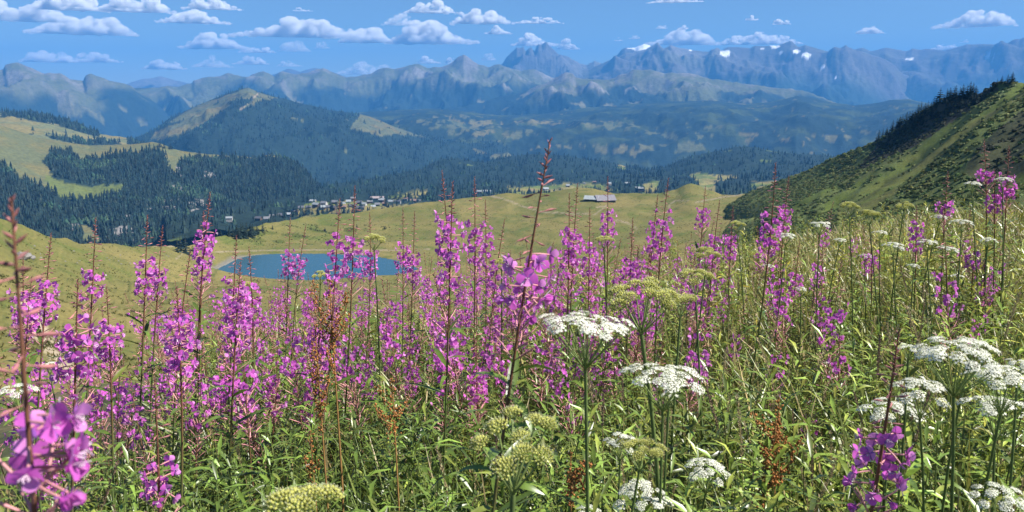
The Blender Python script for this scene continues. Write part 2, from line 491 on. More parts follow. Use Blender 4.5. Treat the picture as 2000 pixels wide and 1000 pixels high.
def cov_wooded(s):
    n1 = fbm(s.X / 700, s.Y / 700, 5, 31); n2 = fbm(s.X / 60, s.Y / 120, 4, 33)
    fo = np.ones(s.X.shape)
    cl = np.zeros(s.X.shape)
    for (cx, cy_, w, h) in [(905, 245, 90, 22), (1005, 262, 60, 12), (1190, 245, 80, 10), (1340, 288, 60, 14), (1370, 268, 40, 8), (1230, 293, 90, 12), (1620, 268, 60, 6), (1530, 273, 25, 5), (1690, 258, 40, 6), (920, 262, 50, 8), (1130, 285, 60, 8), (1460, 262, 40, 5), (1390, 250, 50, 6), (1295, 262, 60, 10), (1050, 240, 60, 6), (830, 236, 60, 6)]:
        cl = np.maximum(cl, 1.25 - np.hypot((s.px - cx) / w, (s.py - cy_) / h))
    open_ = sstep(.05, .16, n2 + .55 * np.clip(cl, 0, 1) - .33 + .12 * n1)
    fo = fo * (1 - open_)
    c = mixc(np.broadcast_to(ALP * .8, s.X.shape + (3,)), DRY * .85, sstep(-.1, .3, n1))
    n3 = fbm(s.X / 240, s.Y / 240, 4, 37)
    c = mixc(c, mixc(np.broadcast_to(FOREST, c.shape), np.array([.045, .062, .026]), sstep(.0, .3, n3)), fo)
    return c, fo
WOOD_FOOT = [(x, y, 3900, -610) for x, y in WOODED]
LW = Loft('hill', [WOOD_FOOT, [(x, y + 45, 5200) for x, y in WOODED], [(x, y, 6700) for x, y in WOODED], [(x, y, 7500, -650) for x, y in WOODED]], (-18, 40), 600, [46, 36, 5], 2, 80, 620, 1.3, 6., 31, cov_wooded, 3, land_mat('land_wooded', 7000, .3), fade=.3)

# ---- the grassy topped wooded hill
HILL = [(200, 300), (259, 271), (297, 255), (332, 231), (385, 206), (437, 185), (455, 178), (469, 174), (487, 172), (504, 179), (525, 185), (577, 199), (620, 209), (654, 217), (682, 220), (702, 222), (720, 227), (745, 237), (772, 248), (807, 259), (846, 268), (880, 272), (916, 275), (965, 276), (986, 283), (1017, 300), (1060, 318), (1120, 335), (1250, 350)]
HG = [
    [(292, 274), (302, 257), (350, 240), (440, 196), (449, 206), (418, 230), (350, 266), (312, 272)],
    [(329, 238), (385, 205), (455, 182), (487, 170), (504, 180), (545, 192), (507, 197), (469, 215), (495, 194), (455, 195), (420, 209), (360, 236)],
    [(684, 252), (694, 236), (704, 222), (737, 232), (785, 252), (830, 268), (800, 264), (770, 262), (745, 266), (713, 258)],
    [(922, 290), (938, 292), (953, 302), (930, 299)], [(958, 302), (985, 298), (1012, 300), (986, 311), (958, 311)]]
def cov_hill(s):
    n1 = fbm(s.X / 160, s.Y / 160, 4, 41); n2 = fbm(s.X / 45, s.Y / 45, 3, 43)
    qx = s.px + 5 * n1; qy = s.py + 3 * n2
    g = np.zeros(s.X.shape)
    for p in HG: g = np.maximum(g, inpoly(qx, qy, p))
    g = np.maximum(g, (n1 + .5 * n2 > .52).astype(float) * (s.py > 225))
    g = g * (n2 < .42)
    c = mixc(np.broadcast_to(DRY * .72, s.X.shape + (3,)), ALP * .85, sstep(-.4, .1, n1))
    c = mixc(c, np.broadcast_to(EARTH * .7, c.shape), (polydist(s.px, s.py, [(506, 181), (490, 196), (470, 214)]) < 1.3).astype(float))
    c = mixc(c, np.broadcast_to(FOREST, c.shape), 1 - g)
    return c, 1 - g
LH = Loft('hill', [[(x, y, 3000, -560) for x, y in HILL], [(x, y + 70, 3900) for x, y in HILL], [(x, y, 5000) for x, y in HILL], [(x, y, 5900, -500) for x, y in HILL]], (-28, 9), 560, [20, 62, 6], 2, 80, 460, 1.2, 5., 47, cov_hill, 3, land_mat('land_hill', 4500, .3), fade=.35)

# ---- wooded knolls beyond the plateau
KNOLL = [(480, 400, 1900), (560, 378, 2100), (640, 362, 2300), (700, 352, 2500), (755, 343, 2600), (790, 336, 2700), (825, 329, 2800), (845, 317, 2900), (860, 311, 3000), (895, 310, 3000), (920, 314, 3000), (947, 317, 3050), (975, 310, 3200), (1000, 304, 3300), (1052, 301, 3300), (1105, 304, 3300), (1157, 313, 3300), (1185, 317, 3300), (1227, 325, 3250), (1270, 330, 3200), (1300, 325, 3150), (1345, 306, 3100), (1380, 299, 3100), (1415, 292, 3100), (1440, 286, 3100), (1471, 287, 3100), (1510, 296, 3100), (1562, 301, 3100), (1632, 304, 3100), (1800, 320, 3100), (2100, 330, 3100)]
def cov_knoll(s):
    n1 = fbm(s.X / 120, s.Y / 120, 4, 51); n2 = fbm(s.X / 30, s.Y / 30, 3, 53)
    g = np.zeros(s.X.shape); qx = s.px + 4 * n1; qy = s.py + 3 * n2
    for p in [[(1345, 342), (1365, 337), (1400, 342), (1445, 344), (1425, 352), (1395, 352), (1395, 378), (1375, 378), (1360, 352)], [(1460, 358), (1510, 354), (1560, 350), (1550, 362), (1470, 368)], [(1255, 360), (1290, 352), (1280, 375), (1255, 380)], [(760, 383), (835, 372), (830, 380), (770, 391)], [(990, 368), (1090, 360), (1170, 358), (1200, 372), (1100, 378), (1000, 380)], [(1205, 322), (1215, 320), (1225, 332), (1215, 332)], [(565, 420), (600, 398), (640, 396), (700, 392), (750, 400), (820, 400), (840, 412), (600, 425)]]:
        g = np.maximum(g, inpoly(qx, qy, p))
    g = np.maximum(g, (n1 + .4 * n2 > .58) * 1.0)
    c = mixc(np.broadcast_to(DRY * 1.15, s.X.shape + (3,)), LUSH * 1.25, sstep(-.25, .3, n1))
    c = mixc(c, np.broadcast_to(FOREST, c.shape), 1 - g)
    return c, 1 - g
def lvl(y, D, xs=(300, 2100)):
    return [(xs[0], y, D), (1000, y, D), (xs[1], y, D)]
LK = Loft('valley', [[(300, 470, 1000), (700, 450, 1050), (1000, 425, 1100), (2100, 425, 1100)], [(300, 445, 1250), (560, 418, 1400), (760, 402, 1500), (1000, 386, 1650), (1300, 380, 1700), (2100, 380, 1700)],
                     [(300, 430, 1500), (560, 398, 1650), (760, 385, 1800), (1000, 371, 2000), (1300, 362, 2100), (2100, 362, 2100)], [(300, 415, 1700), (560, 386, 1850), (760, 372, 2100), (860, 358, 2350), (1000, 352, 2500), (1300, 348, 2500), (2100, 345, 2500)],
                     KNOLL, [(x, y, D + 700, -480) for x, y, D in KNOLL]], (-24, 38), 580, [10, 14, 14, 28, 5], 4, 16, 150, 1.0, 4., 55, cov_knoll, 2, land_mat('land_valley', 2500, .3), fade=.3)

# ---- alps on the left
ALPB = [(-500, 190, 3300), (-100, 205, 3300), (0, 217, 3300), (45, 220, 3300), (87, 227, 3300), (133, 238, 3300), (168, 250, 3300), (196, 262, 3250), (245, 269, 3200), (270, 278, 3200), (340, 300, 3200), (420, 330, 3200)]
def cov_alpb(s):
    n1 = fbm(s.X / 140, s.Y / 140, 4, 61); n2 = fbm(s.X / 35, s.Y / 35, 3, 63)
    f = np.zeros(s.X.shape); qx = s.px + 6 * n2; qy = s.py + 4 * n1
    for p in [[(0, 217), (45, 220), (90, 226), (133, 236), (170, 249), (196, 261), (190, 266), (150, 256), (110, 243), (60, 236), (20, 228), (0, 232)], [(80, 262), (130, 266), (165, 274), (230, 276), (240, 284), (170, 284), (110, 274)], [(245, 266), (300, 285), (340, 320), (250, 284)]]:
        f = np.maximum(f, inpoly(qx, qy, p) & (n2 < .35))
    f = np.maximum(f, n2 > .5)
    c = mixc(np.broadcast_to(ALP * 1.1, s.X.shape + (3,)), DRY, sstep(-.2, .3, n1))
    return mixc(c, np.broadcast_to(FOREST, c.shape), f), f
LB = Loft('hill', [[(x, y, 2300, -420) for x, y, D in ALPB], [(x, y + 45, 2600) for x, y, D in ALPB], ALPB, [(x, y, D + 900, -480) for x, y, D in ALPB]], (-48, -18), 320, [10, 50, 6], 2, 14, 200, 1, 3., 65, cov_alpb, 2, land_mat('land_alp_back', 3000, .3), fade=.3)

ALPF = [(-500, 190, 2100), (-100, 222, 2150), (0, 244, 2200), (35, 255, 2200), (70, 268, 2200), (122, 277, 2200), (175, 284, 2200), (210, 283, 2200), (245, 282, 2200), (280, 279, 2200), (297, 277, 2200), (315, 280, 2180), (332, 289, 2170), (367, 297, 2170), (420, 302, 2200), (470, 305, 2250), (504, 308, 2300), (518, 303, 2300), (532, 301, 2300), (560, 308, 2280), (588, 325, 2250), (612, 350, 2200), (640, 380, 2150), (700, 420, 2100)]
ALP_MEADOW = [(-600, 100), (600, 100), (600, 300), (504, 309), (432, 306), (420, 309), (375, 305), (354, 311), (344, 340), (334, 338), (327, 320), (322, 299), (312, 293), (270, 299), (225, 299), (192, 310), (156, 311), (138, 292), (99, 293), (81, 314), (99, 332), (102, 347), (120, 356), (180, 365), (219, 358), (245, 359), (234, 375), (216, 377), (186, 386), (162, 390), (120, 386), (99, 371), (69, 359), (36, 344), (18, 326), (0, 317), (-200, 290), (-600, 240)]
def cov_alpf(s):
    n1 = fbm(s.X / 90, s.Y / 90, 4, 71); n2 = fbm(s.X / 22, s.Y / 22, 3, 73)
    qx = s.px + 9 * n2; qy = s.py + 6 * n2 + 3 * n1
    g = inpoly(qx, qy, ALP_MEADOW).astype(float)
    rk = np.zeros(s.X.shape)
    for (cx, cy_, w, h) in [(335, 395, 40, 35), (385, 405, 35, 30), (245, 450, 30, 30), (140, 440, 14, 22), (290, 396, 20, 14), (400, 345, 30, 14), (350, 330, 20, 12), (215, 462, 40, 16)]:
        rk = np.maximum(rk, 1.2 - np.hypot((s.px - cx) / w, (s.py - cy_) / h))
    rk = (n1 * .7 + n2 * .7 + .5 * np.clip(rk, 0, 1) > .52) & (g < .5) & (rk > 0)
    lo = np.zeros(s.X.shape)
    for p in [[(150, 440), (175, 445), (200, 470), (170, 475)], [(335, 440), (370, 434), (365, 448), (340, 448)], [(375, 420), (395, 416), (390, 430), (378, 432)]]:
        lo = np.maximum(lo, inpoly(qx, qy, p))
    c = mixc(np.broadcast_to(ALP * .95, s.X.shape + (3,)), DRY * .85, sstep(-.25, .35, n1 + .4 * n2) * .7)
    c = mixc(c, np.broadcast_to(LUSH * 1.2, c.shape), inpoly(qx, qy, [(90, 345), (250, 350), (250, 380), (160, 395), (90, 375)]) * .7)
    c = mixc(c, np.broadcast_to(FOREST, c.shape), (1 - g) * (1 - lo))
    c = mixc(c, np.broadcast_to(ROCK * .8, c.shape), rk)
    f = (1 - g) * (1 - lo) * (1 - rk * .8)
    return c, f
LA = Loft('hill', [[(-500, 560, 900), (0, 520, 1050), (200, 510, 1150), (420, 490, 1250), (600, 430, 1500), (700, 430, 1700)],
                   [(-500, 420, 1300), (0, 410, 1450), (150, 420, 1500), (250, 425, 1500), (400, 415, 1600), (520, 400, 1750), (700, 425, 1850)],
                   [(-500, 290, 1700), (0, 345, 1750), (100, 372, 1720), (180, 385, 1720), (240, 370, 1760), (330, 365, 1820), (420, 365, 1880), (520, 365, 1950), (600, 375, 2000), (700, 424, 1980)],
                   ALPF, [(x, y, D + 500, -480) for x, y, D in ALPF]], (-48, -11), 460, [30, 34, 40, 6], 3, 12, 160, 1, 2., 75, cov_alpf, 3, land_mat('land_alp', 1900, .3), fade=.3)

# ---- the plateau with the lake
LAKE_Z = 500 * float(ray(640, 497)[1])
def lakeD(y, x=640): return LAKE_Z / float(ray(x, y)[1])
DN, DF = lakeD(546), lakeD(496)
PCREST = [(-500, 330, 230), (-200, 375, 260), (0, 425, 300), (60, 450, 330), (140, 470, 370), (200, 480, 400), (240, 481, 420), (280, 480, 440), (330, 479, 470), (360, 479, 490), (420, 462, 530), (480, 446, 560), (560, 430, 600), (620, 421, 640), (700, 413, 665), (760, 405, 680), (850, 393, 700), (900, 387, 710), (951, 382, 720), (990, 377, 725), (1026, 381, 725), (1068, 376, 730), (1110, 369, 735), (1140, 365, 740), (1161, 365, 740), (1185, 372, 735), (1200, 378, 725), (1224, 380, 720), (1290, 380, 720), (1320, 371, 730), (1338, 361, 735), (1350, 358, 738), (1365, 361, 735), (1380, 370, 725), (1410, 379, 710), (1461, 380, 690), (1600, 385, 640), (2000, 400, 560), (2500, 400, 500)]
LAKE_PX = (614, 521, 190, 25.5)
def lakemask(px, py):
    th = np.arctan2((py - LAKE_PX[1]) / LAKE_PX[3], (px - LAKE_PX[0]) / LAKE_PX[2])
    r = np.hypot((px - LAKE_PX[0]) / LAKE_PX[2], (py - LAKE_PX[1]) / LAKE_PX[3])
    return r / (1 + .05 * np.sin(3 * th + 1) + .035 * np.sin(5 * th))
def lake_extra(X, Y, Z):
    px, py = proj(X, Y, LAKE_Z)
    m = lakemask(px, py)
    near = 1 - sstep(1.0, 1.5, m)
    Z = Z * (1 - near) + (LAKE_Z + .35 + .9 * sstep(1.0, 1.3, m)) * near
    roll = 3.4 * fbm(X / 50, Y / 38, 4, 83) * sstep(1.2, 1.9, m)
    return np.where(m < 1.0, LAKE_Z - 3 * sstep(1.0, .9, m) - .25, Z + roll)
TRACKS = [[(944, 380), (975, 386), (1000, 394), (1020, 403), (1060, 414), (1110, 417), (1150, 418)], [(1306, 408), (1309, 398), (1320, 392), (1345, 392)], [(1200, 429), (1225, 435), (1245, 447)], [(300, 480), (350, 481), (365, 487), (345, 505)], [(420, 492), (520, 489), (640, 488), (760, 489), (840, 487)], [(1460, 405), (1440, 412), (1420, 425)], [(1165, 405), (1185, 402), (1160, 420)], [(1360, 395), (1400, 387), (1450, 380)]]
def cov_plateau(s):
    n1 = fbm(s.X / 60, s.Y / 60, 4, 85); n2 = fbm(s.X / 14, s.Y / 14, 4, 87); n3 = fbm(s.X / 5, s.Y / 5, 3, 89)
    c = mixc(np.broadcast_to(GRASS, s.X.shape + (3,)), DRY, sstep(-.25, .35, n1 + .5 * n2))
    c = mixc(c, LUSH * 1.0, sstep(.05, .4, n2 - .4 * n1) * .7)
    terr = fbm(s.X / 40 + .5 * n1, s.Z / 1.1 + n2, 3, 91)
    c = mixc(c, LUSH * .85, sstep(.1, .4, terr) * .55 * (s.px > 300))
    c = mixc(c, np.broadcast_to(DRY * 1.1, c.shape), sstep(.2, .5, -terr) * .5)
    tuft = ((n3 > .28) & (s.px < 420) & (s.py > 505)) * .55
    c = mixc(c, np.broadcast_to(LUSH * .6, c.shape), tuft)
    for (cx, cy_, w, h) in [(560, 457, 70, 7), (640, 452, 60, 5), (720, 450, 60, 6), (530, 470, 60, 6), (1090, 420, 60, 5), (700, 470, 60, 6)]:
        d = np.hypot((s.px - cx) / w, (s.py - cy_) / h)
        c = mixc(c, np.broadcast_to(LUSH * .62, c.shape), (n2 + .25 > d * .55) * .6)
    m = lakemask(*proj(s.X, s.Y, LAKE_Z))
    shore = .8 * sstep(1.11, 1.03, m + .06 * n2 + .08 * sstep(440, 520, s.px))
    c = mixc(c, np.broadcast_to(ROCK * .75, c.shape), shore)
    for t in TRACKS:
        d = polydist(s.px, s.py, t)
        c = mixc(c, np.broadcast_to(EARTH * .72, c.shape), sstep(1.7, .7, d + n3) * .75)
    d = polydist(s.px, s.py, [(40, 585), (62, 620), (80, 650), (105, 690), (150, 740)])
    c = mixc(c, np.broadcast_to(EARTH, c.shape), sstep(16, 11, d + 7 * n3))
    for (x0, y0, x1, y1) in [(1130, 360, 1200, 368)]:
        c = mixc(c, np.broadcast_to(EARTH * .9, c.shape), ((s.px > x0) & (s.px < x1) & (s.py > y0) & (s.py < y1)) * .3)
    return c, np.zeros(s.X.shape)
LP = Loft('meadow', [[(-500, 900, 30), (0, 900, 32), (400, 900, 36), (1000, 860, 40), (1400, 800, 45), (2500, 700, 40)],
                     [(-500, 720, 75), (0, 720, 88), (200, 720, 95), (400, 720, 110), (1000, 690, 150), (1400, 640, 170), (2500, 600, 120)],
                     [(-500, 540, 130), (0, 552, 170), (100, 553, 220), (200, 553, 290), (300, 553, 360), (400, 556, DN - 20), (640, 552, DN - 6), (850, 556, DN - 8), (1000, 556, DN - 30), (1150, 545, 420), (1400, 520, 380), (2500, 500, 250)],
                     [(-500, 480, 170), (0, 512, 225), (100, 512, 280), (200, 510, 340), (300, 508, 400), (400, 505, 465), (520, 497, DF), (640, 494, DF + 4), (800, 495, DF), (1000, 500, 480), (1150, 488, 480), (1400, 470, 450), (2500, 450, 300)],
                     [(-500, 400, 200), (0, 462, 268), (60, 472, 300), (140, 486, 340), (240, 494, 385), (300, 492, 425), (360, 490, 468), (420, 483, 510), (520, 477, 535), (640, 468, 560), (800, 455, 580), (1000, 440, 590), (1160, 425, 600), (1300, 425, 590), (1461, 420, 570), (2500, 420, 380)],
                     PCREST, [(x, y, D + 260, D * float(ray(x, y)[1]) - 95) for x, y, D in PCREST]], (-44, 38), 620, [10, 22, 24, 24, 32, 6], 5, 0, cover=cov_plateau, smooth=4, mat=land_mat('land_plateau', 450, .28, .35, 1.5), extra=lake_extra)

# lake surface
lm = bpy.data.materials.new('lake_water'); lm.use_nodes = True
b = lm.node_tree.nodes['Principled BSDF']
b.inputs['Base Color'].default_value = (.03, .085, .12, 1); b.inputs['Roughness'].default_value = .22; b.inputs['IOR'].default_value = 1.33
_tc = lm.node_tree.nodes.new('ShaderNodeTexCoord'); _n = lm.node_tree.nodes.new('ShaderNodeTexNoise'); _n.inputs['Scale'].default_value = .5; _n.inputs['Detail'].default_value = 4
_b = lm.node_tree.nodes.new('ShaderNodeBump'); _b.inputs['Strength'].default_value = .5; _b.inputs['Distance'].default_value = .25
lm.node_tree.links.new(_tc.outputs['Object'], _n.inputs['Vector']); lm.node_tree.links.new(_n.outputs[0], _b.inputs['Height']); lm.node_tree.links.new(_b.outputs[0], b.inputs['Normal'])
P = []
for k in range(96):
    th = k / 96 * 2 * math.pi
    r = 1.03 * (1 + .05 * math.sin(3 * th + 1) + .035 * math.sin(5 * th))
    x = LAKE_PX[0] + LAKE_PX[2] * r * math.cos(th); y = LAKE_PX[1] + LAKE_PX[3] * r * math.sin(th)
    D = lakeD(y, x); p = at(x, y, D); P.append((p.x, p.y, LAKE_Z))
P = np.array([np.mean(P, axis=0)] + P)
F = np.array([(0, 1 + k, 1 + (k + 1) % 96) for k in range(96)])
tag(link('lake', mesh_from('lake', P, F, [lm])), kind='structure')

# ---- steep hillside on the right
RCREST = [(1380, 430, 640), (1440, 388, 630), (1460, 376, 620), (1500, 361, 600), (1535, 348, 580), (1580, 330, 560), (1631, 306, 530), (1680, 288, 505), (1712, 277, 490), (1740, 258, 475), (1765, 243, 460), (1790, 226, 450), (1820, 208, 435), (1850, 194, 420), (1880, 187, 410), (1910, 184, 400), (1937, 172, 388), (1950, 160, 382), (1965, 163, 378), (2000, 164, 370), (2040, 140, 355), (2200, 70, 320), (2500, 0, 290)]
RIB = [(1380, 445, 600), (1430, 410, 570), (1460, 392, 560), (1580, 360, 480), (1640, 346, 440), (1690, 322, 415), (1740, 300, 400), (1800, 270, 385), (1860, 236, 370), (1920, 200, 360), (1960, 180, 352), (2000, 166, 345), (2200, 75, 300), (2500, 5, 270)]
HOLLOW = [(1380, 440, 615), (1430, 400, 592), (1460, 388, 580), (1580, 352, 510), (1640, 334, 474), (1690, 306, 452), (1740, 284, 440), (1800, 252, 425), (1860, 218, 402), (1920, 194, 385), (1960, 176, 372), (2000, 168, 360), (2200, 75, 310), (2500, 5, 280)]
def rh_extra(X, Y, Z):
    # gullies running down to the left across the slope
    a = X * .80 + Y * .60; bb = -X * .60 + Y * .80
    D = np.hypot(X, Y)
    amp = sstep(120, 220, D) * (1 - sstep(335, 400, D) * .85)
    return Z + amp * (5.5 * ridged(bb / 60 + 2, a / 200, 3, 93) - 1.5 + 1.6 * fbm(X / 14, Y / 14, 3, 95))
def cov_right(s):
    n1 = fbm(s.X / 40, s.Y / 40, 4, 97); n2 = fbm(s.X / 9, s.Y / 9, 4, 99)
    a = s.X * .80 + s.Y * .60; bb = -s.X * .60 + s.Y * .80
    st = fbm(bb / 14, a / 90, 4, 101)
    strip = np.clip(1.3 - polydist(s.px, s.py, [(1640, 410), (1700, 385), (1760, 345), (1830, 290), (1900, 240), (1990, 185)]) / 24, 0, 1)
    strip = np.maximum(strip, np.clip(1.1 - polydist(s.px, s.py, [(1730, 385), (1800, 352), (1900, 280)]) / 10, 0, 1) * .6)
    grassy = np.clip(sstep(.0, .3, st + .3 * n2 + .42 * strip + .02), 0, 1)
    c = mixc(np.broadcast_to(np.array([.09, .115, .038]), s.X.shape + (3,)), mixc(np.broadcast_to(LUSH * 1.1, s.X.shape + (3,)), GRASS * .95, sstep(-.2, .3, n1) * .7), grassy)
    dark = inpoly(s.px + 5 * n2, s.py + 4 * n1, [(1672, 335), (1700, 300), (1712, 283), (1760, 250), (1800, 224), (1850, 194), (1910, 183), (1945, 160), (1950, 175), (1900, 210), (1840, 250), (1780, 290), (1720, 315)])  # brown rock face, its colour darkened for the shade below the tree row
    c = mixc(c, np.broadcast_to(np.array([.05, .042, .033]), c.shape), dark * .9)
    dark2 = inpoly(s.px + 6 * n2, s.py + 6 * n1, [(1990, 215), (1940, 262), (1900, 300), (1885, 330), (1900, 352), (1960, 345), (2050, 340), (2050, 200)])  # shadow on the right of the slope, painted into the ground colour
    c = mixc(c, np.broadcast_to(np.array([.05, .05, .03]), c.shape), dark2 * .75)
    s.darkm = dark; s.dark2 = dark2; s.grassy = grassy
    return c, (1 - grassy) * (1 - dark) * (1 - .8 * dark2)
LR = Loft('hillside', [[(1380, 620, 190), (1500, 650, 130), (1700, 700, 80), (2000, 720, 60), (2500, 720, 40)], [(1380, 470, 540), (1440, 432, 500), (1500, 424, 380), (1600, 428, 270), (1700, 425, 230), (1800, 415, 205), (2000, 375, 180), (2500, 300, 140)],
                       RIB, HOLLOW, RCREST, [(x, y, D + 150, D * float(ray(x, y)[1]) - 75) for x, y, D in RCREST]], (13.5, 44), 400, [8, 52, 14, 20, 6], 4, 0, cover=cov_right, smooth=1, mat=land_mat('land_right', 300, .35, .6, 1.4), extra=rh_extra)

# ---- the ground everything stands on, out to the horizon
gp = 32000
V = np.array([(-17000, -2500, -1400), (17000, -2500, -1400), (17000, 18000, -1400), (-17000, 18000, -1400)], float)
tag(link('ground', mesh_from('ground', V, np.array([(0, 1, 2, 3)]), [land_mat('land_floor', 8000)], None, np.broadcast_to(FOREST, (4, 3)))), kind='structure')

# ---- the near flower slope
def ground_z(x, y):
    x = np.asarray(x, float); y = np.asarray(y, float)
    e = np.maximum(y - (8.0 + .75 * np.maximum(x, 0) + .1 * x), 0)
    drop = np.where(e < 8, .02 * e * e, 1.28 + .32 * (e - 8))
    return -1.40 - .165 * y + .125 * x - drop + .05 * fbm(x / 1.6, y / 1.6, 3, 105)
gx = np.linspace(-40, 60, 180); gy = np.linspace(-6, 62, 140)
GX, GY = np.meshgrid(gx, gy)
GZ = ground_z(GX, GY)
i = np.arange(139)[:, None] * 180 + np.arange(179)[None]
F = np.stack([i, i + 1, i + 181, i + 180], -1).reshape(-1, 4)
n1 = fbm(GX / 2, GY / 2, 4, 107)
gc = mixc(np.broadcast_to(np.array([.045, .055, .02]), GX.shape + (3,)), np.array([.10, .085, .04]), sstep(-.2, .3, n1))
gc = mixc(gc, np.broadcast_to(DRY * .8, gc.shape), sstep(7, 14, GY) * .8)
tag(link('slope', mesh_from('slope', np.stack([GX, GY, GZ], -1).reshape(-1, 3), F, [mat_attr('meadow_soil', .95, 6, .4, .6, .05)], None, gc.reshape(-1, 3))), kind='structure')
#@@HAZE@@
# ---- the air: pale even haze round everything but the sky and the clouds
hm = bpy.data.materials.new('haze_air'); hm.use_nodes = True
hm.node_tree.nodes.remove(hm.node_tree.nodes['Principled BSDF'])
pv = hm.node_tree.nodes.new('ShaderNodeVolumePrincipled')
pv.inputs['Color'].default_value = (.10, .39, .88, 1)
pv.inputs['Density'].default_value = 8.0e-5
pv.inputs['Anisotropy'].default_value = 0.0
hm.node_tree.links.new(pv.outputs[0], hm.node_tree.nodes['Material Output'].inputs['Volume'])
hx0, hx1, hy0, hy1, hz0, hz1 = -17500, 17500, -2600, 18500, -1401.0, 985
V = np.array([(x, y, z) for x in (hx0, hx1) for y in (hy0, hy1) for z in (hz0, hz1)], float)
F = np.array([(0, 1, 3, 2), (4, 6, 7, 5), (0, 4, 5, 1), (2, 3, 7, 6), (0, 2, 6, 4), (1, 5, 7, 3)])
tag(link('haze', mesh_from('haze', V, F, [hm], smooth=False)), 'thin blue mountain haze filling the valleys between the ranges', 'haze', kind='stuff')
#@@CLOUDS@@
# ------------------------------------------------------------------ clouds
cm_ = bpy.data.materials.new('cloud_vapour'); cm_.use_nodes = True
cm_.node_tree.nodes.remove(cm_.node_tree.nodes['Principled BSDF'])
def cloud_mat(dens, sc_):
    m = cm_.copy(); nt = m.node_tree
    v = nt.nodes.new('ShaderNodeVolumePrincipled'); v.inputs['Color'].default_value = (1, 1, 1, 1)
    tcn = nt.nodes.new('ShaderNodeTexCoord'); nz = nt.nodes.new('ShaderNodeTexNoise'); nz.inputs['Scale'].default_value = sc_; nz.inputs['Detail'].default_value = 3.5; nz.inputs['Roughness'].default_value = .6
    mr = nt.nodes.new('ShaderNodeMapRange'); mr.inputs[1].default_value = .36; mr.inputs[2].default_value = .62; mr.inputs[3].default_value = 0; mr.inputs[4].default_value = dens * 1.9
    nt.links.new(tcn.outputs['Object'], nz.inputs['Vector']); nt.links.new(nz.outputs[0], mr.inputs[0]); nt.links.new(mr.outputs[0], v.inputs['Density']); v.inputs['Anisotropy'].default_value = .0
    nt.links.new(v.outputs[0], nt.nodes['Material Output'].inputs['Volume'])
    return m
def make_cloud(x0, x1, y0, y1, label, thin=False, seed=0):
    g = np.random.default_rng(900 + seed)
    cx, base = (x0 + x1) / 2, y1
    te = float(ray(cx, base)[1])
    D = 1350.0 / max(te, .02)
    if D > 22000: D = max(23500.0, min(D, 30000.0))
    p = at(cx, base, D)
    mpp = D / FPX                                  # metres per photo pixel at that distance
    W, H = (x1 - x0) * mpp, (y1 - y0) * mpp
    n = int(np.clip((x1 - x0) / 1.5, 12, 130))
    peaks = g.uniform(.2, .8, 3)
    mb = MB(); V, F = ICO2
    for k in range(n):
        u = (k + g.random()) / n
        env = (np.sin(np.pi * np.clip(u, .02, .98)) ** .6) * (.42 + .58 * max(math.exp(-((u - q) / .16) ** 2) for q in peaks))
        r = H * g.uniform(.08, .28) * (.4 + .8 * env)
        z = g.random() ** 1.1 * max(env * H - r * 1.0, 0) + r * .45
        d = 1 + .35 * fbm(V[:, 0] * 1.9 + k * 3.1, V[:, 2] * 1.9 + V[:, 1] * 1.3 + k, 3, seed)
        c = np.array([(u - .5) * W * .95, g.normal(0, .12) * min(W, H * 3), z])
        vv = V * d[:, None] * r * np.array([1.35, 1.1, .85]) + c
        vv[:, 2] = np.where(vv[:, 2] < 0, vv[:, 2] * .18, vv[:, 2])
        mb.add(vv, F)
    mb.add(ICO2[0] * np.array([W * .44, min(W, H * 3) * .14, H * .10]) + np.array([0, 0, H * .09]), F)
    VV, FF, MM, CC = mb.arrays()
    dens = (.9 if thin else 2.6) / (H * .5)
    o = link('cloud', mesh_from('cloud', VV, FF, [cloud_mat(dens, 2.6 / H)]))
    md = o.modifiers.new('fuse', 'REMESH'); md.mode = 'VOXEL'; md.voxel_size = max(mpp * .8, H / 30); md.use_smooth_shade = True
    o.location = p
    o.rotation_euler = (0, 0, -math.atan2(p.x, p.y))
    tag(o, label, 'cloud', 'fair weather clouds over the mountains')

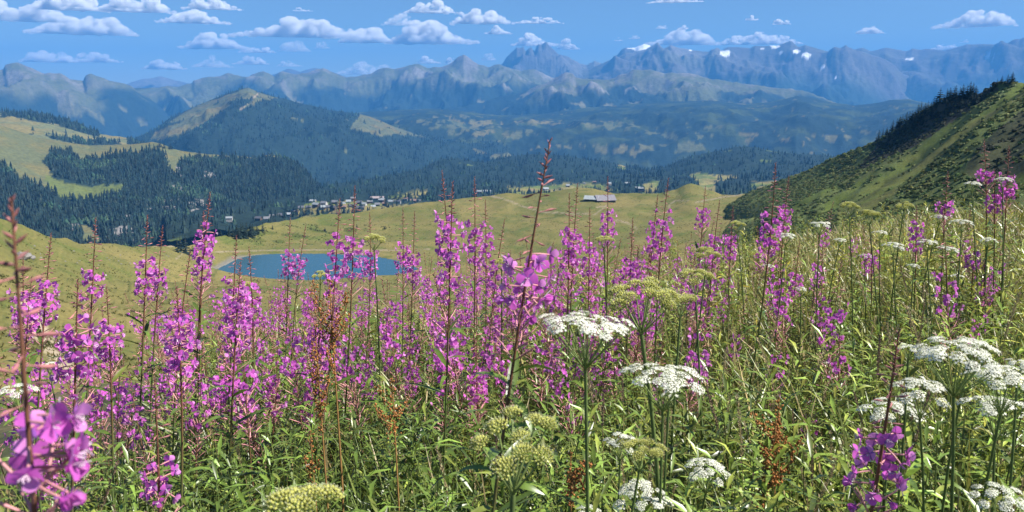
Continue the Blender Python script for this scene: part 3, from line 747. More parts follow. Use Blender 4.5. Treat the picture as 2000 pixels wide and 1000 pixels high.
CLOUDS = [
    (-40, 118, 2, 42, 'flat grey white cloud cut by the left picture edge at the top'),
    (60, 200, -8, 20, 'grey cloud at the top edge second from the left corner'),
    (198, 332, -6, 24, 'broad white cloud at the top edge right of the grey ones'),
    (362, 470, -2, 19, 'slim lens shaped cloud at the top edge above the lone white one'),
    (314, 446, 20, 46, 'lone white cloud under the slim top edge cloud'),
    (74, 250, 33, 68, 'wide soft cloud with lilac base above the left hand mountains'),
    (52, 140, 99, 122, 'small low cloud just above the leftmost summit'),
    (146, 230, 102, 122, 'small low cloud beside the one above the leftmost summit'),
    (452, 700, 33, 73, 'largest heaped cloud with a bright lumpy top left of centre'),
    (355, 480, 66, 96, 'ragged cloud trailing down left from the largest cloud'),
    (664, 770, 48, 84, 'heaped cloud touching the right end of the largest cloud'),
    (752, 932, 42, 86, 'long heaped cloud above the pointed central summit'),
    (466, 536, 88, 103, 'small oval cloud right below the ragged trailing cloud'),
    (570, 612, 13, 22, 'tiny wisp alone high above the largest cloud', 'thin'),
    (545, 606, 76, 101, 'faint torn scrap below the largest cloud', 'thin'),
    (615, 645, 79, 95, 'tiny puff under the right end of the largest cloud', 'thin'),
    (790, 896, 2, 26, 'white cloud near the top edge above the long heaped cloud'),
    (744, 828, 28, 50, 'slanting thin cloud between the top cloud and the long heaped one', 'thin'),
    (878, 1004, 17, 47, 'bright peaked cloud left of the jagged rock towers'),
    (990, 1102, 33, 46, 'flat streak tailing right from the bright peaked cloud'),
    (946, 1000, 50, 67, 'small flat cloud under the bright peaked cloud'),
    (1000, 1090, 64, 90, 'cloud sitting on top of the jagged rock towers'),
    (1088, 1132, 76, 97, 'small puff right of the cloud on the jagged towers'),
    (1262, 1400, 56, 88, 'bright heaped cloud standing above the snowy dome'),
    (1400, 1562, 65, 87, 'row of joined white heaps right of the snowy dome'),
    (1838, 1966, 23, 53, 'lone triangular white cloud at the far right'),
    (1674, 1724, 50, 66, 'small two part cloud left of the triangular one'),
    (1508, 1544, 37, 48, 'tiny bright puff above the row of joined heaps'),
    (1456, 1482, 29, 40, 'tiny high puff left of the other tiny bright puff'),
    (1264, 1372, -10, 5, 'cloud sliver cut by the top edge right of centre'),
    (282, 358, 117, 136, 'pale low cloud over the gap with the distant blue mountain'),
    (376, 452, 111, 132, 'pale low cloud right of the distant blue mountain', 'thin'),
    (456, 524, 110, 126, 'pale low cloud above the small twin summits'),
    (540, 592, 117, 130, 'faint low cloud between the twin summits and the round one', 'thin'),
    (646, 800, 122, 146, 'long pale cloud bank behind the middle ridge', 'thin'),
    (812, 862, 107, 124, 'small low cloud left of the pointed central summit'),
    (866, 896, 112, 124, 'low puff touching the left flank of the pointed central summit'),
    (938, 970, 103, 118, 'small faint puff right of the pointed central summit', 'thin'),
    (1820, 1870, 85, 98, 'bright low cloud behind the far right ridge'),
    (1872, 1892, 77, 83, 'tiny wisp above the far right ridge', 'thin'),
    (1196, 1220, 73, 80, 'tiny wisp left of the bright heap above the snowy dome', 'thin'),
    (1226, 1252, 66, 76, 'tiny puff next to the bright heap above the snowy dome', 'thin'),
    (1280, 1306, 46, 56, 'small puff just above the bright heap', 'thin'),
    (1324, 1344, 47, 58, 'round little puff just above the right side of the bright heap')]
for k, c in enumerate(CLOUDS):
    make_cloud(c[0], c[1], c[2], c[3], c[4], thin=len(c) > 5, seed=k)

# ------------------------------------------------------------------ conifers
def cone_tree(n=7, tiers=2, seed=0, trunk=False):
    g = np.random.default_rng(seed)
    mb = MB()
    for t in range(tiers):
        z0 = .06 + t * (.80 / tiers); z1 = min(1.0, z0 + 1.15 / tiers * (1.0 if t < tiers - 1 else 1.0))
        if t == tiers - 1: z1 = 1.0
        r = .17 * (1 - t / tiers * .72)
        th = np.arange(n) / n * 2 * np.pi + g.random() * 3
        rr = r * np.where(np.arange(n) % 2 == 0, 1.0, .62) * g.uniform(.8, 1.2, n)
        V = np.concatenate([np.stack([np.cos(th) * rr, np.sin(th) * rr, np.full(n, z0) + g.uniform(-.04, .04, n)], 1), [(0, 0, z1)]])
        F = np.array([(i, (i + 1) % n, n) for i in range(n)])
        mb.add(V, F, 0, (1, 1, 1))
    return mb
TREES = [cone_tree(7, 2, s) for s in range(3)]

def forest(loft, n, hmin, hmax, seed, weight, label, name='forest', extra=None):
    P = loft.scatter(n, weight, seed)
    g = np.random.default_rng(seed + 5)
    L = []
    h = g.uniform(hmin, hmax, n) * (.45 + .85 * g.random(n))
    tone = g.uniform(.5, 1.9, n)
    warm = g.uniform(-.2, .25, n)
    cmul = np.stack([FOREST[0] * tone * (1 + warm), FOREST[1] * tone, FOREST[2] * tone * (1 - warm * .5)], 1)
    broad = fbm(P[:, 0] / 120, P[:, 1] / 120, 3, seed) > .22
    cmul[broad] *= np.array([1.7, 1.8, 1.2])
    wd = np.where(broad, 1.6, 1.15) * g.uniform(.8, 1.45, n)
    for v in range(3):
        k = np.arange(n) % 3 == v
        sc = np.stack([h[k] * wd[k], h[k] * wd[k], h[k] * np.where(broad[k], .72, 1)], 1)
        Pk = P[k].copy(); Pk[:, 2] -= h[k] * .06
        L.append(replicate(TREES[v], trs(Pk, g.random(k.sum()) * 6.28, sc), cmul[k]))
    V, F, M, C = join_arrays(L)
    o = link(name, mesh_from(name, V, F, [M_tree], M, C, False))
    tag(o, label, 'forest', kind='stuff')

vis = lambda s: ((s.px > -120) & (s.px < 2120)).astype(float)
front = lambda s: (np.arange(s.D.shape[0]) <= s.cr + 1)[:, None].astype(float)
forest(LA, 12500, 9, 15.5, 201, LA.forest * vis(LA) * front(LA), 'dark spruce forest covering the slopes below the left alp')
forest(LK, 7600, 10, 17, 203, LK.forest * vis(LK) * front(LK), 'dark spruce forest on the valley side behind the village')
forest(LH, 9800, 13, 22, 205, LH.forest * vis(LH) * front(LH), 'hazy forest on the rounded hill with grassy ski strips')
forest(LB, 1500, 12, 22, 207, LB.forest * vis(LB) * front(LB), 'thin belts of spruce on the far left alp')

# single trees with trunk, crown
def spruce(seed, n=9, tiers=9, slim=1.0):
    g = np.random.default_rng(seed); mb = MB()
    for t in range(tiers):
        u = t / tiers
        z0 = .08 + .86 * u; r = .21 * slim * (1 - u) ** .85 + .012
        k = n + g.integers(-1, 2)
        for j in range(k):
            th = 6.283 * j / k + g.uniform(-.3, .3) + t
            rl = r * g.uniform(.65, 1.2); dz = -rl * g.uniform(.25, .6)
            w = rl * g.uniform(.30, .5)
            d = np.array([math.cos(th), math.sin(th), 0]); s = np.array([-math.sin(th), math.cos(th), 0])
            a = np.array([0, 0, z0 + .05 * (1 - u)]); tip = d * rl + np.array([0, 0, z0 + dz])
            m = d * rl * .55 + np.array([0, 0, z0 + dz * .35 + .012])
            mb.add([a, m - s * w, tip, m + s * w, m + np.array([0, 0, -.03])], [(0, 1, 2), (0, 2, 3), (0, 1, 4), (1, 2, 4), (0, 4, 3)], 0, FOREST * g.uniform(.7, 1.5))
    V, F = tube([(0, 0, .85), (0, 0, 1.0)], [.012, .002], 4); mb.add(V, F, 0, FOREST)
    return mb.mesh('crown', [M_tree], False)
CROWNS = [spruce(301, 8, 9), spruce(302, 7, 8, .85), spruce(303, 9, 10, 1.2), spruce(304, 7, 7, 1.5)]
V, F = tube([(0, 0, -.06), (0, 0, .3), (0, 0, .8)], [.022, .018, .006], 6)
TRUNK = mesh_from('trunk', V, F, [M_bark], None, np.broadcast_to(np.array([.09, .065, .045]), V.shape))
def tree(p, h, label, group, k=0, w=1.0, name='spruce_tree'):
    e = link(name, None); e.location = p; e.rotation_euler = (0, 0, random.random() * 6.28); e.scale = (h * w, h * w, h)
    link('trunk', TRUNK, e); link('crown', CROWNS[k % 4], e)
    tag(e, label, 'tree', group)
    return e

def on(loft, px, D=None, py=None):
    """point on a sheet: pixel column and row, nearest visible vertex"""
    d = np.hypot(loft.px - px, (loft.py - py))
    d = d + 1e3 * (np.arange(d.shape[0])[:, None] > loft.cr + 1)
    r, c = np.unravel_index(np.argmin(d), d.shape)
    return Vector((loft.X[r, c], loft.Y[r, c], loft.Z[r, c]))

# row along the right-hand ridge
rx = [1716, 1724, 1731, 1737, 1744, 1750, 1757, 1763, 1769, 1775, 1781, 1787, 1793, 1799, 1805, 1811, 1817, 1823, 1829, 1836, 1843, 1849, 1855, 1861, 1867, 1873, 1880, 1887, 1893, 1899, 1904, 1948, 1957, 1968, 1975]
for k, x in enumerate(rx):
    y = np.interp(x, [p[0] for p in RCREST], [p[1] for p in RCREST])
    p = on(LR, x, py=y + random.choice((0, 1, 3, 6)))
    h = random.uniform(4.2, 7.4) * (1.0 if x < 1910 else .7)
    tree(p - Vector((0, 0, .2)), h, 'dark spruce in the row along the right hand ridge' if x < 1920 else 'squat dark spruce alone on the top knob of the right hand ridge', 'ridge spruces' if x < 1920 else 'knob spruces', k, random.uniform(1.35, 2.0))
for k in range(46):
    x = random.uniform(1718, 1915)
    y = np.interp(x, [p[0] for p in RCREST], [p[1] for p in RCREST]) + random.uniform(5, 26)
    p = on(LR, x, py=y)
    tree(p - Vector((0, 0, .2)), random.uniform(3.0, 5.6), 'low dark spruce on the shaded face under the ridge row', 'spruces on the shaded face', k, random.uniform(1.2, 1.8))
# clump left of the lake, and loners
for k, (x, y, h) in enumerate([(449, 461, 6), (456, 462, 7), (463, 463, 9), (470, 462, 10), (477, 461, 9.5), (484, 460, 10), (490, 459, 9), (496, 458, 8), (503, 456, 7), (468, 466, 7), (480, 465, 7), (492, 463, 6), (458, 467, 5), (512, 452, 6.5)]):
    tree(on(LP, x, py=y), h, 'spruce in the dark clump on the slope above the lake', 'spruce clump above the lake', k, 1.5)
for k, (x, y, h, w) in enumerate([(432, 455, 4, 'small lone spruce left of the clump above the lake'), (531, 448, 3.6, 'lone little spruce right of the clump above the lake'), (633, 452, 3.2, 'lone bush sized spruce on the slope right above the lake'), (752, 446, 2.6, 'tiny spruce far right on the slope behind the lake'), (697, 444, 3.0, 'tiny spruce in the middle of the slope behind the lake'), (1297, 378, 4.5, 'little spruce at the edge of the plateau left of the green knoll')]):
    tree(on(LP, x, py=y), h, w, None, k, 1.5)
for k, x in enumerate(range(240, 422, 7)):
    tree(on(LP, x + random.uniform(-3, 3), py=484) + Vector((0, 60, -19 + random.uniform(-3, 1))), random.uniform(9, 16), 'spruce rising from the drop behind the saddle left of the lake', 'spruces behind the saddle', k, 1.2)
for k, (x, y) in enumerate([(320, 290), (332, 292), (334, 291), (313, 287)]):
    tree(on(LA, x, py=y), 17, 'single spruce on the bare spur of the left alp', 'spruces on the alp spur', k, 1.3)
for k in range(60):
    x = random.uniform(560, 850); y = np.interp(x, [575, 700, 845], [428, 420, 404]) - random.uniform(2, 22)
    tree(on(LK, x, py=y), random.uniform(11, 19), 'dark spruce standing among the chalets of the village', 'village spruces', k, 1.2)
for k in range(26):
    x = random.uniform(840, 1290); y = 378 - random.uniform(0, 14)
    tree(on(LK, x, py=y), random.uniform(12, 20), 'dark spruce in the fields beyond the plateau edge', 'spruces beyond the plateau', k, 1.2)

# shrubs on the right hillside: countless alder bushes
def bush(seed, n=15):
    g = np.random.default_rng(seed); mb = MB()
    for k in range(n):
        d = g.normal(size=3); d[2] = abs(d[2]) * .8; d /= np.linalg.norm(d)
        c = d * g.uniform(.55, 1.0) * np.array([1, 1, .8])
        q = np.linalg.qr(g.normal(size=(3, 3)))[0]; s = g.uniform(.3, .52)
        nrm = d + g.normal(0, .5, 3); nrm /= np.linalg.norm(nrm)
        a = np.cross(nrm, (0.3, .2, 1)); a /= np.linalg.norm(a); b_ = np.cross(nrm, a)
        mb.add([c - a * s, c - b_ * s * .8, c + a * s, c + b_ * s * .8], [(0, 1, 2, 3)], 0, np.ones(3) * g.uniform(.7, 1.3))
    V, F = ICO1; mb.add(V * np.array([.8, .8, .62]), F, 0, (.6, .6, .6))
    return mb
BUSH = [bush(401), bush(402)]
def shrubs(loft, n, weight, seed, smin, smax, label, colr):
    P = loft.scatter(n, weight, seed); g = np.random.default_rng(seed)
    L = []
    s = g.uniform(smin, smax, n); tone = g.uniform(.6, 1.45, n); w = g.uniform(-.15, .3, n)
    cm = np.stack([colr[0] * tone * (1 + w), colr[1] * tone, colr[2] * tone], 1)
    for v in range(2):
        k = np.arange(n) % 2 == v
        L.append(replicate(BUSH[v], trs(P[k], g.random(k.sum()) * 6.28, np.stack([s[k] * 1.2, s[k] * 1.2, s[k]], 1)), cm[k]))
    V, F, M, C = join_arrays(L)
    tag(link('shrubs', mesh_from('shrubs', V, F, [M_bush], M, C, False)), label, 'shrubs', kind='stuff')
wr = (LR.forest ** 2 + .06) * ((LR.px > 1380) & (LR.px < 2080)) * front(LR) * (LR.D > 110) / np.maximum(LR.D, 150) ** .6
shrubs(LR, 6000, wr, 411, .4, 1.15, 'dense dark green alder scrub covering the right hand hillside', np.array([.12, .16, .048]))
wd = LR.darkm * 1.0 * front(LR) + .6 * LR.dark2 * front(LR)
shrubs(LR, 700, wd + 1e-9, 413, .6, 1.5, 'sparse scrub coloured dark for shade, clinging to the faces with painted shade', np.array([.035, .045, .022]))  # scrub given a darker colour to paint in the shade on these faces
wp = (inpoly(LP.px, LP.py, [(500, 440), (780, 440), (800, 480), (450, 485)]) * (fbm(LP.X / 14, LP.Y / 14, 4, 87) > .1) + .02 * (LP.px < 400) * (LP.py > 500)) * front(LP)
shrubs(LP, 500, wp + 1e-12, 415, .25, .7, 'scattered low juniper tufts on the pasture round the lake', np.array([.06, .075, .028]))

# grass tussocks on the pastures
TUS = MB()
for k in range(5):
    th = k * 1.257; TUS.add([(math.cos(th) * .5 - math.sin(th) * .3, math.sin(th) * .5 + math.cos(th) * .3, 0), (math.cos(th) * .5 + math.sin(th) * .3, math.sin(th) * .5 - math.cos(th) * .3, 0), (math.cos(th + .5) * .75, math.sin(th + .5) * .75, .55)], [(0, 1, 2)])
wt = front(LP) * ((LP.px > -60) & (LP.px < 1480)) * (lakemask(*proj(LP.X, LP.Y, LAKE_Z)) > 1.1) * (LP.D > 75) * (.25 + sstep(-.1, .3, fbm(LP.X / 25, LP.Y / 25, 3, 111))) / np.maximum(LP.D, 60) ** 1.2
Pt = LP.scatter(12000, wt, 421); gt = np.random.default_rng(423); nt_ = len(Pt)
mixw = gt.random(nt_)[:, None]; ct = (LUSH * .75) * mixw + DRY * 1.0 * (1 - mixw); ct = ct * gt.uniform(.65, 1.25, nt_)[:, None]
V, F, M, C = replicate(TUS, trs(Pt, gt.random(nt_) * 6.28, gt.uniform(.25, .75, nt_)), ct)
tag(link('tussocks', mesh_from('tussocks', V, F, [M_grass], M, C, False)), 'rough grass tussocks all over the pastures round the lake', 'grass', kind='stuff')

# ------------------------------------------------------------------ houses
def boxm(x0, x1, y0, y1, z0, z1):
    V = np.array([(x, y, z) for x in (x0, x1) for y in (y0, y1) for z in (z0, z1)], float)
    F = np.array([(0, 1, 3, 2), (4, 6, 7, 5), (0, 4, 5, 1), (2, 3, 7, 6), (0, 2, 6, 4), (1, 5, 7, 3)])
    return V, F
def house(p, rz, L, W, H, RH, wallc, roofc, label, group=None, name='chalet', over=.7, windows=3, cat='house'):
    e = link(name, None); e.location = p; e.rotation_euler = (0, 0, rz)
    mb = MB(); V, F = boxm(-L / 2, L / 2, -W / 2, W / 2, -3, H); mb.add(V, F, 0, wallc)
    mb.add([(-L / 2, -W / 2, H), (-L / 2, W / 2, H), (-L / 2, 0, H + RH)], [(0, 1, 2)], 0, wallc)
    mb.add([(L / 2, -W / 2, H), (L / 2, W / 2, H), (L / 2, 0, H + RH)], [(0, 1, 2)], 0, wallc)
    wall = link('wall', mb.mesh('wall', [M_wall], False), e)
    for s in (-1, 1):
        mb = MB()
        sl = RH / (W / 2)
        a = (0, RH + H + .25); b_ = (s * (W / 2 + over), H - over * sl + .25)
        V = [(x, y, z + dz) for x in (-L / 2 - over, L / 2 + over) for (y, z) in (a, b_) for dz in (-.2, .05)]
        mb.add(V, [(0, 1, 3, 2), (4, 6, 7, 5), (0, 4, 5, 1), (2, 3, 7, 6), (0, 2, 6, 4), (1, 5, 7, 3)], 0, roofc)
        link('roof', mb.mesh('roof', [M_roof], False), e)
    for k in range(windows):
        mb = MB(); x = (k + .5) / windows * L - L / 2
        V, F = boxm(x - .5, x + .5, -W / 2 - .06, -W / 2 + .02, H * .38, H * .38 + 1.1); mb.add(V, F, 0, (.03, .035, .045))
        link('window', mb.mesh('window', [M_roof], False), e)
    tag(e, label, cat, group)
    return e
WOOD = (.09, .062, .045); PALEW = (.42, .40, .37); SLATE = (.10, .10, .115); TIN = (.26, .28, .29); RED = (.24, .15, .12)
pa = on(LP, 1155, py=392); pb = on(LP, 1182, py=393)
house(pa, R(-18), 11.5, 8, 1.6, 2.4, (.035, .04, .03), (.33, .36, .37), 'small barn with pale tin roof and dark gable on the plateau', None, 'barn', .6, 0, 'barn')
house(pb, R(12), 16, 11, 1.7, 3.6, (.08, .07, .075), (.20, .19, .215), 'long low barn with slate roof right beside the tin roofed one', None, 'barn', .7, 3, 'barn')
house(on(LK, 952, py=377) + Vector((0, 0, 1)), R(8), 17, 9, 4, 3, PALEW, TIN, 'white chalet with pale roof at the left edge of the plateau crest')
house(on(LK, 938, py=378) + Vector((0, 0, 1)), R(-12), 12, 8, 4, 3, WOOD, TIN, 'small wooden chalet left of the white one on the crest')
house(on(LK, 1247, py=374) + Vector((0, 0, 2)), R(5), 16, 9, 5, 3, WOOD, TIN, 'tin roofed chalet half hidden behind the plateau right of the barns')
house(on(LK, 448, py=437) + Vector((0, 0, 3)), R(10), 9, 6, 3, 2, PALEW, TIN, 'tiny pale hut above the saddle left of the lake', None, 'hut', .5, 1)
hs = [(548, 424), (562, 420), (575, 414), (588, 408), (602, 405), (617, 404), (633, 400), (640, 406), (655, 398), (668, 402), (680, 396), (690, 403), (700, 397), (712, 402), (722, 396), (735, 399), (745, 393), (752, 400), (764, 397), (778, 396), (792, 392), (806, 393), (818, 396), (650, 410), (672, 411), (630, 412), (705, 409), (728, 407), (505, 432), (520, 430), (534, 427), (610, 396), (690, 390), (1065, 372), (1110, 365), (1140, 360), (1160, 358), (1190, 362), (1225, 360), (1040, 376)]
for k, (x, y) in enumerate(hs):
    w = random.choice((WOOD, WOOD, PALEW, (.30, .24, .19))); r = random.choice((SLATE, TIN, SLATE, (.18, .18, .19), RED, (.30, .32, .33)))
    L = random.uniform(7.5, 12)
    house(on(LK, x, py=y), random.uniform(-.5, .5), L, L * random.uniform(.6, .75), random.uniform(3, 4.5), random.uniform(2, 3), w, r,
          'small distant chalet of the valley village' if x < 850 else 'small distant chalet in the fields beyond the plateau', 'village chalets' if x < 850 else 'field chalets')
house(on(LK, 737, py=391), R(4), 26, 10, 5, 3, (.3, .26, .22), (.33, .27, .26), 'long village block with pink grey roof at the right end of the village', None, 'lodge', 1, 8)
# pale car park in the village and rocks on the left pasture
def boulder(p, s, label, group):
    V, F = ICO2
    g = np.random.default_rng(int(abs(p.x) * 100) % 9999)
    d = 1 + .45 * fbm(V[:, 0] * 1.5 + p.x, V[:, 1] * 1.5 + V[:, 2] * 1.9, 3, 5)
    o = link('boulder', mesh_from('boulder', V * d[:, None] * s * np.array([1.2, 1, .7]), F, [M_rock], None, np.broadcast_to(ROCK * .8, V.shape), False))
    o.location = p
    tag(o, label, 'rock', group)
for (x, y, s, t) in [(42, 502, 1.9, 'largest grey boulder in the rock heap on the left pasture'), (52, 499, 1.6, 'dark topped boulder right in the middle of the left rock heap'), (60, 503, 1.2, 'boulder at the right end of the left rock heap'), (36, 505, .8, 'small stone at the left foot of the left rock heap')]:
    boulder(on(LP, x, py=y), s, t, None)
for k in range(36):
    x = random.uniform(60, 340); y = np.interp(x, [0, 200, 340], [470, 497, 495]) + random.uniform(0, 26)
    boulder(on(LP, x, py=y), random.uniform(.18, .42), 'pale stone lying in the grass of the left pasture', 'pale stones on the left pasture')
#@@FLORA@@
# ------------------------------------------------------------------ flower meadow: shared organs
PINK = np.array([.74, .155, .64]); PALEPINK = np.array([.85, .32, .76]); PURPLE = np.array([.14, .045, .20])
POD = np.array([.55, .25, .26]); BUDC = np.array([.30, .12, .12]); STEMR = np.array([.17, .075, .045]); STEMG = np.array([.10, .14, .04])
LEAFC = np.array([.125, .19, .034]); LEAFY = np.array([.16, .19, .035])

petal_prof = lambda t: np.interp(t, [0, .3, .7, .92, 1], [.18, .55, 1.0, .85, .35])
def petal_mb(bend, c=PINK):
    V, F = blade(.0165, .016, bend, 4, -.12, petal_prof)
    mb = MB(); mb.add(V, F, 0, c); return mb
PETAL_MB = [petal_mb(-.5), petal_mb(-.9, PALEPINK * .9), petal_mb(.2)]
PETAL = [m.mesh('petal', [M_petal]) for m in PETAL_MB]

def flower_core(seed):
    g = np.random.default_rng(seed); mb = MB()
    V, F = tube([(0, 0, -.034), (.001, 0, -.018), (0, 0, 0)], [.0010, .0017, .0014], 5); mb.add(V, F, 1, POD)
    for k in range(4):
        V, F = blade(.014, .0034, -.3, 2, 0); T = Matrix.Rotation(k * math.pi / 2 + .78, 4, 'Z')
        m = MB(); m.add(V, F, 1, PURPLE * 2.0); mb.tadd(m, T)
    for k in range(6):
        d = g.normal(0, .45, 2); L = g.uniform(.008, .012)
        V, F = tube([(0, 0, 0), (d[0] * L, d[1] * L, L)], [.0005, .0009], 3); mb.add(V, F, 1, (.72, .55, .68))
    return mb
CORE_MB = [flower_core(1), flower_core(2)]
CORE = [m.mesh('flower', [M_petal, M_stem]) for m in CORE_MB]
def flower_full(seed):
    g = np.random.default_rng(seed); mb = MB()
    V, F, M, C = CORE_MB[seed % 2].arrays(); mb.V.append(V); mb.F.append(F); mb.M.append(M); mb.C.append(C); mb.n = len(V)
    for k in range(4):
        T = Matrix.Rotation(k * math.pi / 2 + g.uniform(-.15, .15), 4, 'Z') @ Matrix.Rotation(g.uniform(-.25, .5), 4, 'X')
        mb.tadd(PETAL_MB[g.integers(0, 3)], T, g.uniform(.8, 1.15))
    return mb
FLOWER_MB = [flower_full(s) for s in range(10, 15)]
FLOWER = [m.mesh('flower', [M_petal, M_stem]) for m in FLOWER_MB]

def pod_mb(L=.05, c=POD, bend=.25):
    p = [(0, 0, L * t) for t in np.linspace(0, 1, 5)]; p = np.array(p); p[:, 0] = bend * L * (p[:, 2] / L) ** 2
    V, F = tube(p, [.0007, .0012, .0017, .0015, .0004], 4); m = MB(); m.add(V, F, 0, c); return m
PODS = [pod_mb(.055), pod_mb(.065, POD * 1.25, .1), pod_mb(.045, POD * .8, .4)]
def bud_mb():
    V, F = tube([(0, 0, 0), (.002, 0, .009), (.003, 0, .012), (.004, 0, .017), (.004, 0, .023)], [.0006, .0006, .0014, .0017, .0003], 4)
    m = MB(); m.add(V, F, 0, BUDC * 1.3); return m
BUD = bud_mb(); SMALLBUD = MB(); SMALLBUD.add(*tube([(0, 0, 0), (0, 0, .005), (0, 0, .011)], [.0006, .0016, .0003], 4), 0, BUDC)
PODM = [m.mesh('seed_pod', [M_stem]) for m in PODS]; BUDM = BUD.mesh('bud', [M_stem])

def leaf_mb(L, W, bend, c, k=4):
    m = MB(); V, F = blade(L, W, bend, k, .22); m.add(V, F, 0, c)
    return m
LEAF_MB = [leaf_mb(.105, .016, .9, LEAFC), leaf_mb(.09, .014, 1.5, LEAFC * 1.25), leaf_mb(.115, .017, .4, LEAFC * .85), leaf_mb(.08, .014, .7, LEAFY)]
LEAF = [m.mesh('leaf', [M_leaf]) for m in LEAF_MB]
GA = 2.39996

def lm(o, d, roll=0.0, s=1.0):
    """matrix for a leaf (+Y along d, +Z up-ish)"""
    d = Vector(d).normalized(); up = Vector((0, 0, 1))
    x = d.cross(up)
    x = x.normalized() if x.length > 1e-4 else Vector((1, 0, 0))
    z = x.cross(d)
    M = Matrix((x, d, z)).transposed().to_4x4()
    return Matrix.Translation(Vector(o)) @ M @ Matrix.Rotation(roll, 4, 'Y') @ Matrix.Scale(s, 4)

def bez(a, c, b, t):
    return a * (1 - t) ** 2 + c * 2 * t * (1 - t) + b * t * t

def fireweed(base, tip, rac, f0, f1, lod, seed, label, group=None, bend=.0, S=1.0, nfl=None, side=None):
    """base, tip world points; rac raceme length in m below the tip; flowers between fractions f0..f1 of it"""
    g = np.random.default_rng(seed)
    base = Vector(base); tip = Vector(tip); H = (tip - base).length
    a, b = Vector((0, 0, 0)), tip - base
    lat = Vector((b.y, -b.x, 0)); lat = lat.normalized() if lat.length > .01 else Vector((1, 0, 0))
    c = b * .5 + Vector((0, 0, .06 * H)) + lat * bend * H + Vector((g.normal(0, .02), g.normal(0, .02), 0)) * H
    P = lambda s: bez(a, c, b, 1 - s / H)                 # s metres below the tip
    e = link('fireweed', None); e.location = base
    tag(e, label, 'flower', group)
    t = np.linspace(0, 1, 15)
    pts = np.array([bez(a, c, b, q)[:] for q in t])
    rad = np.interp(t, [0, .6, .85, 1], [.0042, .0036, .0024, .0009]) * S
    mb = MB(); V, F = tube(pts, rad, 6)
    w = sstep(.45, .75, np.repeat(t, 6))
    mb.V.append(V); mb.F.append(np.concatenate([F[:, [0, 1, 2]], F[:, [0, 2, 3]]])); mb.M.append(np.zeros(len(F) * 2)); mb.C.append(mixc(np.broadcast_to(STEMG, V.shape), np.broadcast_to(STEMR, V.shape), w)); mb.n = len(V)
    link('stem', mb.mesh('stem', [M_stem]), e)
    # tight buds of the tip
    sp = MB(); s = .004; k = 0
    while s < rac * .26:
        u = s / (rac * .26)
        d = Vector((math.cos(k * GA), math.sin(k * GA), 1.9 - 1.9 * u))
        sp.tadd(SMALLBUD, frame(P(s), d) @ Matrix.Scale(S * (.7 + .9 * u), 4), g.uniform(.7, 1.4)); s += .0052 * S; k += 1
    # spreading buds
    s = rac * .26; nb = 0; pods = MB()
    step = max(.010 * S, rac * max(f0 - .26, .02) / 22)
    while s < rac * f0:
        d = Vector((math.cos(k * GA), math.sin(k * GA), g.normal(-.02, .16)))
        T = frame(P(s), d, g.random() * 6) @ Matrix.Scale(S * g.uniform(1.0, 1.5), 4)
        if lod == 0: link('bud', BUDM, e, T)
        else: sp.tadd(BUD, T, g.uniform(.8, 1.4))
        s += step; k += 1
    if sp.n: link('bud_spike', sp.mesh('bud_spike', [M_stem]), e)
    # flowers
    L = rac * (f1 - f0)
    n = nfl or int(np.clip(L / (.0068 * S), 8, 26))
    for j in range(n):
        s = rac * f0 + L * (j + g.random() * .6) / n
        th = k * GA if side is None else side + g.normal(0, 1.1)
        d = Vector((math.cos(th), math.sin(th), g.normal(-.10, .22)))
        o = P(s) + d.normalized() * .038 * S * g.uniform(.75, 1.15)
        dn = d + Vector((0, 0, -.25 if j > n * .7 else .05))
        T = frame(o, dn, g.random() * 6) @ Matrix.Scale(S * g.uniform(.85, 1.12) * (.8 if j > n * .85 else 1), 4)
        if lod == 0:
            fo = link('flower', CORE[j % 2], e, T)
            for q in range(4):
                cup = g.uniform(-.2, .45) if j < n * .75 else g.uniform(.9, 1.25)
                link('petal', PETAL[g.integers(0, 3)], fo, Matrix.Rotation(q * math.pi / 2 + g.uniform(-.15, .15), 4, 'Z') @ Matrix.Rotation(cup, 4, 'X'))
        else:
            link('flower', FLOWER[g.integers(0, 5)], e, T)
        k += 1
    # long pods under the flowers
    npod = 16 if lod == 0 else 14
    for j in range(npod):
        s = rac * f1 + (.22 * rac + .03) * j / npod
        if s > H * .9: break
        th = k * GA; d = Vector((math.cos(th), math.sin(th), g.uniform(.5, 1.5)))
        T = frame(P(s), d, math.atan2(0, 1)) @ Matrix.Scale(S * g.uniform(.8, 1.25), 4)
        if lod == 0: link('seed_pod', PODM[j % 3], e, T)
        else: pods.tadd(PODS[j % 3], T, g.uniform(.8, 1.2))
        k += 1
    if pods.n: tag(link('pod_cluster', pods.mesh('pod_cluster', [M_stem]), e), kind='stuff')
    # leaves
    s = rac * f1 + .06 + .10 * rac; nl = 0
    step = .022 if lod == 0 else .034
    while s < H * .88 and nl < (26 if lod == 0 else 15):
        th = k * GA; d = Vector((math.cos(th), math.sin(th), g.uniform(.35, 1.0)))
        link('leaf', LEAF[g.integers(0, 4)], e, lm(P(s), d, g.normal(0, .3), g.uniform(.8, 1.25) * S))
        s += step; k += 1; nl += 1
    return e

def gpoint(px, py, D):
    """ground point under a pixel at distance D"""
    p = at(px, py, D); return Vector((p.x, p.y, float(ground_z(p.x, p.y))))

